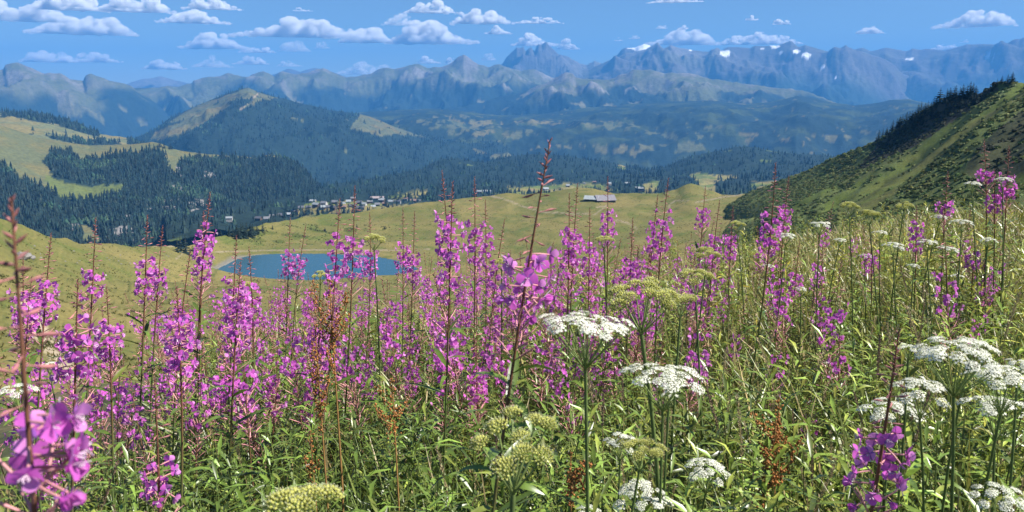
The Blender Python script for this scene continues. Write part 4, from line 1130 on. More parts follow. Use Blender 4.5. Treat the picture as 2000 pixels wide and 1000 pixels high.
# ---- the nearest plants
def fw(tx, ty, fy0, fy1, bx, D, lod, label, seed, bend=0, group=None, nfl=None, S=1.0, by=None, side=None):
    tip = at(tx, ty, D)
    yb = by or (fy1 + 260)
    q = at(bx, yb, D * 1.02)
    d = (q - tip); ground = float(ground_z(q.x, q.y))
    f = (ground - tip.z) / (q.z - tip.z)
    f = min(f, 2.4)
    base = tip + d * f; base.z = float(ground_z(base.x, base.y)) - .02
    lo = at(tx + (bx - tx) * (fy1 - ty) / max(yb - ty, 1), fy1, D)
    rac = (tip - lo).length
    f0 = (fy0 - ty) / (fy1 - ty)
    return fireweed(base, tip, rac, min(max(f0, .3), .9), 1.0, lod, seed, label, group, bend, S, nfl, side)

fw(1075, 272, 512, 655, 985, 1.25, 0, 'tall fireweed in the middle, its bare tip rising far above all others', 501, -.01, nfl=17, by=820, S=.98)
fw(22, 385, 845, 1030, 34, .64, 0, 'blurred close fireweed cut off by the bottom left corner', 502, .012, nfl=13, by=1000, side=.2, S=.8)
fw(1756, 645, 850, 1010, 1682, 1.5, 0, 'near fireweed leaning right at the bottom right, in front of white umbels', 503, .0, nfl=19, by=1000, S=1.1)

SKY = [
    (100, 455, 560, 650, 'left fireweed with pale tip standing over the left pasture'), (187, 425, 538, 612, 'fireweed with a tall pink bare tip left of the twin stalks'),
    (288, 420, 522, 602, 'brightest full headed fireweed on the left against the forest foot'), (318, 440, 535, 600, 'short fireweed touching the bright full headed one on its right'),
    (45, 505, 580, 690, 'fireweed at the left edge over the dirt path'), (372, 490, 620, 700, 'fireweed with a dark bent tip left of the tall lake edge one'),
    (411, 375, 452, 560, 'tall fireweed at the left end of the lake'), (398, 412, 470, 575, 'shorter fireweed pressed against the tall one at the left end of the lake'),
    (462, 460, 560, 650, 'thin fireweed whose bare tip crosses the left end of the lake'), (486, 482, 570, 665, 'low fireweed right beside the thin one at the left of the lake'),
    (567, 425, 500, 552, 'fireweed with a wide head in front of the left half of the lake'), (598, 438, 512, 560, 'fireweed right of the wide headed one before the lake'),
    (664, 388, 468, 600, 'tallest dense fireweed in front of the middle of the lake'), (693, 363, 478, 565, 'fireweed with a long bare tip pointing at the village'),
    (722, 415, 495, 562, 'fireweed at the right of the middle of the lake'), (787, 405, 482, 548, 'fireweed in front of the right end of the lake'),
    (810, 412, 500, 566, 'thin fireweed beside the one at the right end of the lake'), (863, 333, 428, 545, 'tall fireweed with dark tip just right of the lake'),
    (884, 355, 440, 622, 'thick flowering fireweed crossing the tall one right of the lake'), (927, 345, 445, 535, 'fireweed with straight brown tip below the pale chalets'),
    (948, 390, 455, 548, 'short fireweed right of the straight brown tipped one'), (986, 428, 520, 602, 'fireweed left of the tallest middle plant'),
    (1128, 358, 465, 542, 'fireweed in front of the pasture left of the barns'), (1112, 378, 452, 566, 'fireweed leaning onto the one left of the barns'),
    (1152, 405, 482, 566, 'low fireweed below the tin roofed barn'), (1187, 345, 418, 500, 'dark tipped fireweed crossing the slate barn'),
    (1236, 425, 512, 596, 'short fireweed right below the slate barn'), (1306, 348, 424, 522, 'fireweed with dark tip left of the green knoll'),
    (1285, 380, 440, 545, 'fireweed close on the left of the dark tipped one by the knoll'), (1378, 363, 412, 455, 'small fireweed below the green knoll'),
    (1406, 390, 466, 532, 'fireweed right of the small one below the knoll'), (1432, 402, 462, 525, 'pale fireweed at the foot of the right hand hillside'),
    (1515, 318, 428, 515, 'dark stemmed fireweed leaning right across the right hand hillside'), (1541, 343, 412, 468, 'upright fireweed right of the dark leaning one'),
    (1852, 335, 400, 436, 'low fireweed under the right hand hillside'), (1922, 272, 336, 368, 'fireweed at far right with its tip on the dark hillside'),
    (1971, 285, 350, 402, 'rightmost tall fireweed against the dark hillside'), (1942, 330, 385, 428, 'fireweed between the two far right tall ones'),
    (1790, 402, 440, 500, 'fireweed alone in the dry grass at the right'), (1562, 470, 540, 592, 'low fireweed in the dry grass right of centre'),
    (1700, 455, 500, 535, 'low pale fireweed in the grass under the scrub slope'), (1905, 468, 500, 535, 'low fireweed right of the lone one in the dry grass'),
    (1922, 505, 550, 605, 'small fireweed deep in the grass at the right edge'), (1660, 470, 0, 0, '')]
for k, (tx, ty, a, b, lab) in enumerate(SKY):
    if not lab: continue
    D = float(np.clip(.43 * FPX / max(b - ty, 60), 2.5, 5.2))
    fw(tx, ty, a, b, tx - 14 + random.uniform(-16, 10) - (60 if tx == 1515 else 0), D, 1, lab, 520 + k, random.uniform(-.03, .03), S=1.02)
LOWF = [
    (152, 545, 640, 785, 'flowering fireweed low at the left below the pale tipped one'), (208, 560, 640, 725, 'fireweed with few flowers right of the low left one'),
    (62, 540, 588, 660, 'half open fireweed beside the dirt path'), (345, 560, 612, 772, 'long headed fireweed below the bright full headed one'),
    (470, 512, 560, 705, 'long flowering fireweed below the left end of the lake'), (632, 575, 650, 712, 'fireweed low in the leaves beside the rusty dock'),
    (925, 650, 728, 800, 'little fireweed with a narrow head left of the red pods'), (302, 740, 930, 1002, 'withered fireweed near the bottom left with last flowers at the edge'),
    (545, 730, 788, 818, 'tiny fireweed in the deep leaves left of the rusty dock'), (1640, 655, 700, 748, 'tiny fireweed in the green right of centre'),
    (1582, 770, 828, 872, 'tiny fireweed left of the leaning bottom right one'), (1122, 770, 800, 850, 'tiny fireweed hidden under the big white umbel'),
    (1455, 850, 890, 930, 'tiny fireweed between the small umbels at the bottom')]
for k, (tx, ty, a, b, lab) in enumerate(LOWF):
    D = float(np.clip(.30 * FPX / max(b - ty, 60), 1.6, 3.2))
    fw(tx, ty, a, b, tx - 6 + random.uniform(-14, 14), D, 1, lab, 580 + k, random.uniform(-.015, .015), nfl=None if b - ty > 100 else 8, S=.95)

# ---- smaller plants filling the band
def fw_small(seed):
    g = np.random.default_rng(seed)
    H = 1.15; st = MB(); fl = MB(); lf = MB(); sp = MB()
    lean = g.normal(0, .05, 2)
    P = lambda s: Vector((lean[0] * (1 - s / H) ** 2, lean[1] * (1 - s / H) ** 2, H - s))
    pts = np.array([P(s)[:] for s in np.linspace(H, 0, 8)])
    V, F = tube(pts, np.linspace(.0042, .001, 8), 5); st.add(V, F, 0, STEMR * .9 + STEMG * .2)
    rac = g.uniform(.36, .5); k = 0
    f0, f1 = g.uniform(.42, .6), 1.0
    s = .005
    while s < rac * .25:
        sp.tadd(SMALLBUD, frame(P(s), (math.cos(k * GA), math.sin(k * GA), 1.6 - 4 * s)) @ Matrix.Scale(1.4, 4), g.uniform(.7, 1.3)); s += .008; k += 1
    while s < rac * f0:
        sp.tadd(BUD, frame(P(s), (math.cos(k * GA), math.sin(k * GA), g.normal(0, .2))) @ Matrix.Scale(1.4, 4), g.uniform(.8, 1.6)); s += .013; k += 1
    for j in range(int(g.integers(16, 26))):
        s = rac * (f0 + (f1 - f0) * g.random()); d = Vector((math.cos(k * GA), math.sin(k * GA), g.normal(-.1, .2)))
        T = frame(P(s) + d * g.uniform(.03, .05), d, g.random() * 6) @ Matrix.Scale(g.uniform(.8, 1.1), 4)
        for q in range(4):
            fl.tadd(PETAL_MB[g.integers(0, 3)], T @ Matrix.Rotation(q * 1.571, 4, 'Z') @ Matrix.Rotation(g.uniform(-.2, .6), 4, 'X'), g.uniform(.75, 1.15))
        k += 1
    for j in range(30):
        s = rac * f1 + .2 * j / 30; d = Vector((math.cos(k * GA), math.sin(k * GA), g.uniform(.5, 1.5)))
        sp.tadd(PODS[j % 3], frame(P(s), d) @ Matrix.Scale(1.15, 4), g.uniform(.8, 1.4)); k += 1
    s = rac + .14
    while s < H * .95:
        d = Vector((math.cos(k * GA), math.sin(k * GA), g.uniform(.3, 1.0)))
        lf.tadd(LEAF_MB[g.integers(0, 4)], Matrix.Translation(P(s)) @ lm((0, 0, 0), d, g.normal(0, .3), g.uniform(.8, 1.2)), g.uniform(.7, 1.2)); s += .032; k += 1
    return st.mesh('stem', [M_stem]), sp.mesh('bud_spike', [M_stem]), fl.mesh('flower_cluster', [M_petal]), lf.mesh('foliage', [M_leaf])
SMALL = [fw_small(s) for s in range(601, 607)]
def small(p, h, label, group, k):
    e = link('fireweed', None); e.location = p
    e.rotation_euler = (random.gauss(0, .1), random.gauss(0, .1), random.random() * 6.28); s = h / 1.15; e.scale = (s, s, s)
    st, sp, fl, lf = SMALL[k % 6]
    link('stem', st, e)
    for nm, me in (('bud_spike', sp), ('flower_cluster', fl), ('foliage', lf)):
        tag(link(nm, me, e), kind='stuff')
    tag(e, label, 'flower', group)
nsm = 0
for k in range(2600):
    if nsm >= 298: break
    x = random.uniform(-40, 1980) if k % 4 == 0 else random.uniform(-40, 1500); D = 3.0 + 6.5 * random.random() ** 1.2
    dens = float(np.interp(x, [0, 250, 700, 1100, 1300, 1980], [.8, .85, 1, .9, .6, .3]))
    if random.random() > dens: continue
    if x < 260 and D > 5.5: continue
    a = float(ray(x, 550)[0]); X, Y = D * math.sin(a), D * math.cos(a)
    h = random.uniform(.85, 1.28)
    lab, grp = (('small fireweed in the pink band before the lake', 'fireweed band before the lake') if 380 < x < 860 else ('small fireweed in the left part of the pink band', 'fireweed band at the left') if x <= 380 else ('small fireweed in the band before the middle pasture', 'fireweed band in the middle') if x < 1200 else ('small scattered fireweed before the foot of the right hand hillside', 'scattered fireweed at the right'))
    small(Vector((X, Y, float(ground_z(X, Y)) - .02)), h, lab, grp, k); nsm += 1

# ------------------------------------------------------------------ umbels
def umbellet_white(seed):
    g = np.random.default_rng(seed); mb = MB()
    n = 52
    for k in range(n):
        r = math.sqrt((k + .5) / n) * g.uniform(.85, 1.12); th = k * GA
        x, y = r * math.cos(th), r * math.sin(th); z = .22 * (1 - r * r) + g.normal(0, .035)
        sz = g.uniform(.09, .17) * (1 + .4 * r)
        nrm = Vector((x * .7, y * .7, 1)) + Vector(g.normal(0, .14, 3))
        T = frame((x, y, z), nrm, g.random() * 6)
        V = [(0, 0, 0)] + [(sz * (1.0 if i % 2 == 0 else .45) * math.cos(i * math.pi / 5), sz * (1.0 if i % 2 == 0 else .45) * math.sin(i * math.pi / 5), .02) for i in range(10)]
        F = [(0, 1 + i, 1 + (i + 1) % 10) for i in range(10)]
        m = MB(); m.add(V, F, 0, np.array([.84, .84, .72]) * g.uniform(.84, 1.05)); mb.tadd(m, T)
    for k in range(16):
        th = k * GA; r = .25 + .7 * (k / 16)
        V, F = tube([(0, 0, -.75), (r * math.cos(th), r * math.sin(th), .12)], [.02, .014], 3); mb.add(V, F, 1, (.30, .36, .13))
    return mb.mesh('umbellet', [M_white, M_stem])
def umbellet_green(seed, tipc=(.62, .62, .36)):
    g = np.random.default_rng(seed); mb = MB()
    OV = np.array([(1, 0, 0), (-1, 0, 0), (0, 1, 0), (0, -1, 0), (0, 0, 1), (0, 0, -1)], float)
    OF = np.array([(0, 2, 4), (2, 1, 4), (1, 3, 4), (3, 0, 4), (2, 0, 5), (1, 2, 5), (3, 1, 5), (0, 3, 5)])
    for k in range(46):
        r = math.sqrt((k + .5) / 46); th = k * GA
        x, y = r * math.cos(th), r * math.sin(th); z = .52 * (1 - r * r) + g.normal(0, .05)
        d = Vector((x * .8, y * .8, .75))
        c = np.array([.56, .56, .15]) * g.uniform(.75, 1.25)
        m = MB(); m.add(OV * np.array([.15, .11, .19]), OF, 0, c); mb.tadd(m, frame((x, y, z), d, g.random() * 6))
        m = MB(); m.add(OV * np.array([.05, .05, .09]), OF, 0, tipc); mb.tadd(m, frame((x + d.x * .2, y + d.y * .2, z + .2), d, 0))
    for k in range(20):
        th = k * GA; r = .2 + .75 * (k / 20)
        V, F = tube([(0, 0, -.7), (r * math.cos(th), r * math.sin(th), .1)], [.03, .02], 3); mb.add(V, F, 0, (.30, .36, .10))
    return mb.mesh('umbellet', [M_seed])
UW = [umbellet_white(s) for s in (701, 702, 703)]
UG = [umbellet_green(s) for s in (711, 712, 713)]
def umbel(px, py, wpx, D, label, n=16, kind='w', tilt=(0, 0), flat=.14, foot=None, group=None, stem_r=.0028, ur=None, seed=0):
    g = np.random.default_rng(800 + seed + int(px))
    W = wpx * D / FPX
    cpt = at(px, py, D)
    foot = foot if foot is not None else (px + g.uniform(-40, 40))
    q = at(foot, py + 250, D * 1.0)
    base = Vector((cpt.x + (q.x - cpt.x) * 1.3, q.y + .02, 0)); base.z = float(ground_z(base.x, base.y)) - .02
    e = link('umbel_plant', None); e.location = base
    tag(e, label, 'flower', group)
    node = cpt - base - Vector((0, 0, W * .42))
    Rt = Matrix.Rotation(tilt[0], 3, 'X') @ Matrix.Rotation(tilt[1], 3, 'Y')
    c0 = node * .5 + Vector((g.normal(0, .03), g.normal(0, .03), .05))
    pts = np.array([bez(Vector((0, 0, 0)), c0, node, t)[:] for t in np.linspace(0, 1, 9)])
    V, F = tube(pts, np.linspace(stem_r * 1.3, stem_r * .85, 9), 8); mb = MB(); mb.add(V, F, 0, (.105, .15, .045))
    link('stem', mb.mesh('stem', [M_stem]), e)
    um = UW if kind == 'w' else UG
    rr = (ur or (W * .5 / math.sqrt(n) * .78))
    rays = MB()
    for k in range(n):
        r = math.sqrt((k + .35) / n) * W * .5 * .9 * g.uniform(.8, 1.12); th = k * GA + g.normal(0, .16)
        rel = Vector((r * math.cos(th), r * math.sin(th), flat * W * (1 - (2 * r / W) ** 2) + g.normal(0, W * (.02 if kind == 'w' else .045))))
        rel = Rt @ rel + Vector((0, 0, W * .42))
        dirn = (Rt @ Vector((rel.x * .7, rel.y * .7, W * .55 + 0)))
        link('umbellet', um[k % 3], e, frame(node + rel, dirn, g.random() * 6) @ Matrix.Scale(rr * g.uniform(.85, 1.12), 4))
        V, F = tube([node[:], (node + rel * .6 + Vector((0, 0, -.02 * W)))[:], (node + rel - dirn.normalized() * rr * .65)[:]], [stem_r * .42, stem_r * .3, stem_r * .26], 4); rays.add(V, F, 0, (.22, .28, .09))
    link('rays', rays.mesh('rays', [M_stem]), e).name = 'ray_spray'
    for k in range(3):
        th = g.random() * 6.28; d = Vector((math.cos(th), math.sin(th), .5)); s = 1.0 + .5 * g.random()
        link('leaf', LEAF[3 if k else 1], e, lm(node * g.uniform(.25, .6), d, 0, s))
    return e

umbel(1145, 636, 222, 1.26, 'largest white umbel just right of the tall middle fireweed', 24, flat=.045, tilt=(R(-3), R(6)), foot=1175, stem_r=.0033)
umbel(1297, 735, 180, 1.42, 'white umbel right below the largest one', 19, flat=.05, tilt=(R(-1), R(3)), foot=1275)
umbel(1212, 868, 86, 1.75, 'small white umbel behind the yellow green one at the bottom', 12, flat=.2)
umbel(1250, 880, 110, 1.35, 'yellow green seeding umbel below the large white ones', 11, 'g', flat=.1, foot=1255)
umbel(1380, 926, 105, 1.8, 'rounded white umbel low at the bottom right of centre', 15, flat=.22, tilt=(R(8), 0))
umbel(1255, 980, 132, 1.45, 'rounded white umbel on the bottom edge', 16, flat=.22, tilt=(R(10), 0))
umbel(1148, 1004, 62, 1.6, 'white umbel just peeping over the bottom edge', 10, flat=.2)
umbel(1872, 698, 178, 1.5, 'big domed white umbel at the right with a thick stem', 24, flat=.13, foot=1885, tilt=(R(2), 0), stem_r=.0033)
umbel(1802, 768, 118, 1.62, 'ragged white umbel lower left of the big domed one', 13, flat=.16, foot=1830)
umbel(1742, 810, 124, 1.75, 'white umbel behind the near leaning fireweed', 14, flat=.16)
umbel(1962, 748, 140, 1.6, 'wide white umbel under the right side of the domed one', 15, flat=.15, foot=1890)
umbel(1950, 806, 130, 1.7, 'white umbel stacked below the wide one at the right', 14, flat=.18)
umbel(1953, 985, 110, 1.5, 'rounded white umbel in the bottom right corner', 15, flat=.24, tilt=(R(10), 0))
umbel(1990, 716, 52, 1.8, 'small white umbel cut by the right picture edge', 9, flat=.2)
umbel(1898, 672, 60, 1.7, 'little white umbel right above the big domed one', 8, flat=.1)
umbel(1776, 682, 46, 1.7, 'little white umbel left of the big domed one', 7, flat=.1)
umbel(34, 770, 74, 2.2, 'white umbel at the left edge behind the blurred fireweed', 13, flat=.2)
umbel(96, 716, 34, 3.0, 'tiny white umbel beside the dirt path', 9, flat=.2)
umbel(1307, 773, 38, 1.5, 'stray white side umbel hanging under the second white one', 6, flat=.2)
FARU = [(1602, 440, 46, 4.2), (1746, 481, 42, 4.2), (1812, 475, 38, 4.4), (1850, 488, 40, 4.2), (1880, 436, 40, 4.5), (1535, 462, 42, 4.3), (1565, 565, 26, 4.0), (1690, 500, 24, 5), (1900, 360, 32, 5), (1960, 352, 34, 5), (1870, 540, 24, 5), (1640, 470, 26, 5), (1720, 455, 28, 5), (1785, 520, 24, 4.6), (1930, 470, 30, 4.6), (1835, 425, 30, 5), (1500, 520, 24, 5)]
for k, (x, y, w, D) in enumerate(FARU):
    umbel(x, y, w, D, 'small far white umbel in the dry grass at the right', 11, flat=.12, group='far white umbels at the right', seed=k, stem_r=.0033)
umbel(1255, 588, 165, 1.5, 'large green seeding umbel behind the largest white one', 13, 'g', flat=.12, foot=1290, ur=.0165, stem_r=.0045)
umbel(1002, 880, 235, .95, 'near blurred yellow green umbel with spread rays at the bottom middle', 9, 'g', flat=.2, foot=930, ur=.0148, stem_r=.0042, tilt=(R(14), R(-6)))
umbel(595, 985, 150, .85, 'blurred yellow green umbel cut by the bottom edge left of centre', 5, 'g', flat=.12, ur=.016, foot=600)
for k, (x, y, w, D) in enumerate([(730, 470, 50, 3.6), (625, 540, 40, 3.6), (1380, 500, 60, 3.4), (1360, 545, 80, 2.6), (1330, 590, 70, 2.4), (480, 560, 36, 4), (1660, 405, 40, 4.8), (1700, 420, 44, 4.6), (1765, 405, 40, 4.9), (1180, 470, 40, 3.8), (980, 515, 40, 3.6), (1440, 440, 36, 4.6)]):
    umbel(x, y, w, D, 'pale green faded umbel among the fireweed', 9, 'g', flat=.12, group='faded umbels among the fireweed', seed=k + 50, stem_r=.0036)

# ------------------------------------------------------------------ rusty docks
def dock(px, y0, y1, D, label, seed, wide=.05, branches=5):
    g = np.random.default_rng(seed)
    tip = at(px, y0, D); base = Vector((tip.x + g.normal(0, .02), tip.y, 0)); base.z = float(ground_z(base.x, base.y)) - .02
    H = (tip - base).length; L = (y1 - y0) * D / FPX
    e = link('dock_plant', None); e.location = base; tag(e, label, 'plant')
    mb = MB(); sd = MB()
    V, F = tube([(0, 0, 0), (.01, 0, H * .5), (0, 0, H)], [.004, .0035, .0015], 6); mb.add(V, F, 0, (.30, .17, .06))
    OV = np.array([(1, 0, 0), (-1, 0, 0), (0, 1, 0), (0, -1, 0), (0, 0, 1), (0, 0, -1)], float)
    OF = np.array([(0, 2, 4), (2, 1, 4), (1, 3, 4), (3, 0, 4), (2, 0, 5), (1, 2, 5), (3, 1, 5), (0, 3, 5)])
    lines = [(Vector((0, 0, H - L)), Vector((0, 0, H)))]
    for b_ in range(branches):
        th = g.random() * 6.28; z = H - L * g.uniform(.45, 1.0); q = g.uniform(.25, .5) * L
        a = Vector((0, 0, z)); t = a + Vector((math.cos(th) * wide, math.sin(th) * wide, q)); lines.append((a, t))
        V, F = tube([a[:], ((a + t) / 2 + Vector((math.cos(th), math.sin(th), 0)) * wide * .3)[:], t[:]], [.0018, .0015, .0008], 4); mb.add(V, F, 0, (.32, .17, .07))
    for a, t in lines:
        for k in range(int(70 * (t - a).length / .3) + 12):
            u = g.random(); p = a.lerp(t, u) + Vector(g.normal(0, .0065, 3)) * (1.3 - u * .6)
            m = MB(); m.add(OV * np.array([.0031, .0031, .004]) * g.uniform(.7, 1.3), OF, 0, np.array([.40, .17, .055]) * g.uniform(.55, 1.45)); sd.tadd(m, frame(p, g.normal(size=3)))
    link('stem', mb.mesh('stem', [M_stem]), e); tag(link('seed_cluster', sd.mesh('seed_cluster', [M_seed]), e), kind='stuff')
dock(655, 545, 760, 2.3, 'tall rusty brown dock in front of the lake fireweeds', 901, .055, 7)
dock(612, 640, 860, 2.3, 'slimmer rusty dock left of the tall one', 902, .04, 4)
dock(605, 845, 990, 2.2, 'short rusty dock below the slim one', 903, .03, 2)
dock(780, 740, 880, 2.1, 'faded brown dock in the leaves right of the tall rusty one', 904, .05, 4)
dock(1545, 775, 960, 1.7, 'orange brown dock left of the leaning bottom right fireweed', 905, .055, 7)
dock(1090, 880, 1000, 1.5, 'reddish dock behind the near yellow green umbel', 906, .04, 5)
dock(1500, 880, 1000, 1.7, 'low orange dock left foot of the orange brown one', 907, .04, 4)

# ------------------------------------------------------------------ grass stalks with seed heads
def stalk(seed, kind):
    g = np.random.default_rng(seed); st = MB(); hd = MB()
    H = 1.0; curve = g.uniform(.05, .3) if kind else g.uniform(0, .08)
    pts = [(curve * max(t - .55, 0) ** 2 * 2.5, 0, H * t - curve * max(t - .7, 0) * .5) for t in np.linspace(0, 1, 9)]
    V, F = tube(pts, np.linspace(.0016, .0008, 9), 4); st.add(V, F, 0, (.33, .27, .12))
    n = 70
    for k in range(n):
        u = .86 + .14 * k / n if not kind else .82 + .18 * k / n
        i = min(int(u * 8), 7); p = np.array(pts[i]) + (np.array(pts[i + 1]) - np.array(pts[i])) * (u * 8 - i)
        d = np.array([math.cos(k * GA), math.sin(k * GA), 1.6])
        V, F = blade(.014 if kind else .010, .0045, .3, 2, 0)
        m = MB(); m.add(V, F, 0, np.array([.42, .33, .19] if kind else [.20, .13, .10]) * g.uniform(.7, 1.25)); hd.tadd(m, lm(p, d, g.random() * 6))
    return st.mesh('stem', [M_stem]), hd.mesh('seed_head', [M_seed])
STALK = [stalk(921, 1), stalk(922, 1), stalk(923, 0), stalk(924, 1), stalk(925, 0)]
for k in range(240):
    x = random.uniform(-30, 2030); 
    if k < 130: x = random.uniform(1150, 2030)
    D = random.uniform(1.5, 5.5) if k % 3 else random.uniform(3.5, 12)
    a = float(ray(x, 700)[0]); X, Y = D * math.sin(a), D * math.cos(a)
    if x < 1150 and D > 5: continue
    e = link('grass_stalk', None); e.location = (X, Y, float(ground_z(X, Y)) - .02)
    e.rotation_euler = (random.gauss(0, .12), random.gauss(0, .12), random.random() * 6.28); s = random.uniform(.6, .98); e.scale = (s, s, s)
    st, hd = STALK[k % 5]; link('stem', st, e); link('seed_head', hd, e)
    tag(e, 'thin seeding grass stalk in the right hand meadow' if x > 1150 else 'thin seeding grass stalk among the left hand leaves', 'grass', 'seeding grass at the right' if x > 1150 else 'seeding grass at the left')

# ------------------------------------------------------------------ countless leaves and blades
def shoot(seed):
    g = np.random.default_rng(seed); mb = MB(); H = .75
    V, F = tube([(0, 0, 0), (.01, 0, H * .5), (g.normal(0, .03), g.normal(0, .03), H)], [.003, .0028, .001], 4); mb.add(V, F, 0, STEMG)
    for k in range(44):
        u = .12 + .88 * k / 44; d = Vector((math.cos(k * GA), math.sin(k * GA), g.uniform(.3, 1.1) + (.8 if u > .93 else 0)))
        V, F = blade(.088 * g.uniform(.7, 1.4) * (1 - .35 * (u > .9)), .0115, g.uniform(.3, 1.7), 2, .22)
        m = MB(); m.add(V, F, 0, (LEAFC if g.random() < .8 else LEAFY) * g.uniform(.35, 1.8)); mb.tadd(m, lm((0, 0, H * u), d, g.normal(0, .4)))
    return mb
SHOOT = [shoot(s) for s in (931, 932, 933)]
def wedge(n, d0, d1, seed, x0=-90, x1=2090, power=1.0):
    g = np.random.default_rng(seed)
    x = g.uniform(x0, x1, n); D = d0 + (d1 - d0) * g.random(n) ** power
    a = ray(x, np.full(n, 700.0))[0]
    X, Y = D * np.sin(a), D * np.cos(a)
    return X, Y, D, x, g
X, Y, D, x, g = wedge(1850, .85, 9.5, 941, power=1.2)
keep = (D > 1.1) & ~((x > 1500) & (D > 6) & (g.random(len(x)) < .5)) & ~((x < 330) & (D > 3.6)) 
X, Y, D, x = X[keep], Y[keep], D[keep], x[keep]; n = len(X)
P = np.stack([X, Y, ground_z(X, Y) - .02], 1)
tone = g.uniform(.55, 1.5, n) * np.interp(x, [0, 1200, 1900], [1, 1.05, 1.25]); w = np.interp(x, [900, 1900], [0, .35]) * g.random(n) + np.interp(D, [4, 9], [0, .35]) * g.random(n)
cm = np.stack([tone * (1 + 1.2 * w), tone * (1 + .35 * w), tone], 1)
sc = g.uniform(.65, 1.15, n)
L = [replicate(SHOOT[v], trs(P[v::3], g.random(len(P[v::3])) * 6.28, sc[v::3], g.normal(0, .13, len(P[v::3])), g.normal(0, .13, len(P[v::3]))), cm[v::3]) for v in range(3)]
X, Y, D, x, g = wedge(520, 5.0, 16, 943, 1120, 2090, 1.0)
P = np.stack([X, Y, ground_z(X, Y) - .02], 1); n = len(X); tone = g.uniform(.6, 1.6, n); w = g.random(n) * .7
cm = np.stack([tone * (1 + 1.3 * w), tone * (1 + .35 * w), tone], 1); sc = g.uniform(.8, 1.35, n)
L += [replicate(SHOOT[v], trs(P[v::3], g.random(len(P[v::3])) * 6.28, sc[v::3], g.normal(0, .13, len(P[v::3])), g.normal(0, .13, len(P[v::3]))), cm[v::3]) for v in range(3)]
V, F, M, C = join_arrays(L)
tag(link('undergrowth', mesh_from('undergrowth', V, F, [M_leaf], M, C)), 'dense dark green narrow leaved undergrowth of the near meadow', 'leaves', kind='stuff')

def blades(n, d0, d1, seed, x0, x1, lmin, lmax, colr, label, power=1.2, wid=.006, cond=None):
    X, Y, D, x, g = wedge(n, d0, d1, seed, x0, x1, power)
    if cond is not None:
        k = cond(x, D, g); X, Y, D, x = X[k], Y[k], D[k], x[k]
    n = len(X)
    t = np.linspace(0, 1, 4); Ln = g.uniform(lmin, lmax, n); th = g.random(n) * 6.28
    b0 = g.uniform(.02, .35, n); b1 = g.uniform(.2, 1.5, n)
    ang = b0[:, None] + b1[:, None] * t[None] ** 1.5
    seg = Ln[:, None] / 3
    r = np.concatenate([np.zeros((n, 1)), np.cumsum(np.sin((ang[:, 1:] + ang[:, :-1]) / 2) * seg, 1)], 1)
    z = np.concatenate([np.zeros((n, 1)), np.cumsum(np.cos((ang[:, 1:] + ang[:, :-1]) / 2) * seg, 1)], 1)
    w = wid * g.uniform(.5, 1.3, n)[:, None] * np.array([.7, 1, .8, .08])[None] * (1 + .12 * np.maximum(D - 2, 0))[:, None]
    cx, cy_ = np.cos(th)[:, None], np.sin(th)[:, None]
    bz = ground_z(X, Y)[:, None]
    Lx = X[:, None] + r * cx; Ly = Y[:, None] + r * cy_; Lz = bz + z - .02
    tw = g.uniform(-1, 1, n)[:, None]
    A = np.stack([Lx - cy_ * w, Ly + cx * w, Lz + tw * w], -1); B = np.stack([Lx + cy_ * w, Ly - cx * w, Lz - tw * w], -1)
    V = np.stack([A, B], 2).reshape(n, 8, 3)
    f = np.array([(0, 1, 3, 2), (2, 3, 5, 4), (4, 5, 7, 6)])
    F = (f[None] + (np.arange(n) * 8)[:, None, None]).reshape(-1, 4)
    tone = g.uniform(.6, 1.4, n)[:, None]
    C = colr(x, D, g) * tone
    C = np.repeat(C, 8, axis=0)
    tag(link('grass', mesh_from('grass', V.reshape(-1, 3), F, [M_grass], None, C)), label, 'grass', kind='stuff')
GRN = np.array([.14, .195, .036]); YEL = np.array([.30, .29, .07]); TAN = np.array([.40, .31, .14])
def gcol(x, D, g):
    n = len(x)
    w = np.clip(np.interp(x, [700, 1500, 2000], [.05, .4, .45]) + np.interp(D, [2.5, 8], [-.1, .4]) + g.normal(0, .25, n), 0, 1)
    c = mixc(np.broadcast_to(GRN, (n, 3)), np.broadcast_to(YEL, (n, 3)), w)
    return mixc(c, np.broadcast_to(TAN, (n, 3)), (g.random(n) < np.interp(D, [2, 6, 12], [.06, .18, .42])) * 1.0)
blades(30000, .9, 10, 951, -90, 2090, .35, .8, gcol, 'green meadow grass between the flowers of the near slope', 1.3, .0045, lambda x, D, g: ~((x < 330) & (D > 4.2)))
blades(16000, 5.5, 19, 953, 1150, 2090, .4, .8, gcol, 'yellow green and straw coloured grass on the far right of the slope', 1.0, .0042)

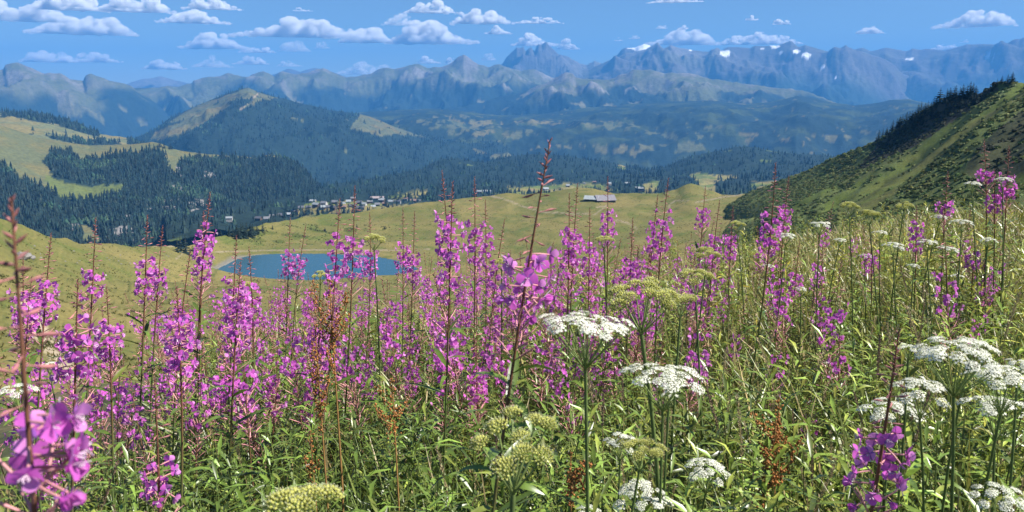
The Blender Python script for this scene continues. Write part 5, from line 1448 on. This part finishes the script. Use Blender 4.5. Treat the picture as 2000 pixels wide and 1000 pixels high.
# ------------------------------------------------------------------ which one is which: count the look-alikes from the left
_ones = ['', 'first', 'second', 'third', 'fourth', 'fifth', 'sixth', 'seventh', 'eighth', 'ninth', 'tenth', 'eleventh', 'twelfth', 'thirteenth', 'fourteenth', 'fifteenth', 'sixteenth', 'seventeenth', 'eighteenth', 'nineteenth']
_tens = {20: ('twenty', 'twentieth'), 30: ('thirty', 'thirtieth'), 40: ('forty', 'fortieth'), 50: ('fifty', 'fiftieth'), 60: ('sixty', 'sixtieth'), 70: ('seventy', 'seventieth'), 80: ('eighty', 'eightieth'), 90: ('ninety', 'ninetieth')}
def ordinal(n):
    if n < 20: return _ones[n]
    t = n // 10 * 10
    return _tens[t][1] if n == t else _tens[t][0] + ' ' + _ones[n - t]
groups = {}
for o in col.objects:
    if o.parent is None and 'group' in o.keys() and 'label' in o.keys():
        groups.setdefault(o['group'], []).append(o)
ROWS = {'fireweed band before the lake': 'small fireweed from the left in the {} row before the lake', 'fireweed band at the left': 'small fireweed from the left in the {} row of the left band',
        'fireweed band in the middle': 'small fireweed from the left in the {} row before the middle pasture', 'scattered fireweed at the right': 'scattered small fireweed from the left in the {} row at the right',
        'seeding grass at the right': 'seeding grass stalk from the left in the {} row of the right meadow', 'seeding grass at the left': 'seeding grass stalk from the left in the {} row of the left meadow'}
LINES = {'ridge spruces': 'spruce from the low left end of the row along the ridge', 'spruces on the shaded face': 'low spruce from the left on the shaded face under the ridge', 'spruce clump above the lake': 'spruce from the left in the dark clump above the lake',
         'spruces behind the saddle': 'spruce from the left rising behind the saddle left of the lake', 'village spruces': 'dark spruce from the left among the village chalets', 'spruces beyond the plateau': 'dark spruce from the left in the fields beyond the plateau',
         'village chalets': 'small chalet from the left in the valley village', 'field chalets': 'small chalet from the left in the fields beyond the plateau', 'spruces on the alp spur': 'spruce from the left on the bare spur of the alp',
         'far white umbels at the right': 'small far white umbel from the left in the dry grass', 'faded umbels among the fireweed': 'pale green faded umbel from the left among the fireweed', 'knob spruces': 'squat spruce from the left on the top knob of the ridge',
         'pale stones on the left pasture': 'pale stone from the left lying on the left pasture'}
bear = lambda o: math.atan2(o.location.x, o.location.y)
for gname, obs in groups.items():
    if gname in LINES:
        for k, o in enumerate(sorted(obs, key=bear)):
            o['label'] = ordinal(k + 1) + ' ' + LINES[gname]
    elif gname in ROWS:
        srt = sorted(obs, key=lambda o: o.location.to_2d().length); nrow = max(1, min(4, (len(srt) + 23) // 24)) if len(srt) < 97 else 4
        names = {1: ['only'], 2: ['near', 'far'], 3: ['near', 'middle', 'far'], 4: ['nearest', 'second', 'third', 'farthest']}[nrow]
        for r in range(nrow):
            part_ = srt[r * len(srt) // nrow:(r + 1) * len(srt) // nrow]
            for k, o in enumerate(sorted(part_, key=bear)):
                o['label'] = ordinal(k + 1) + ' ' + ROWS[gname].format(names[r])
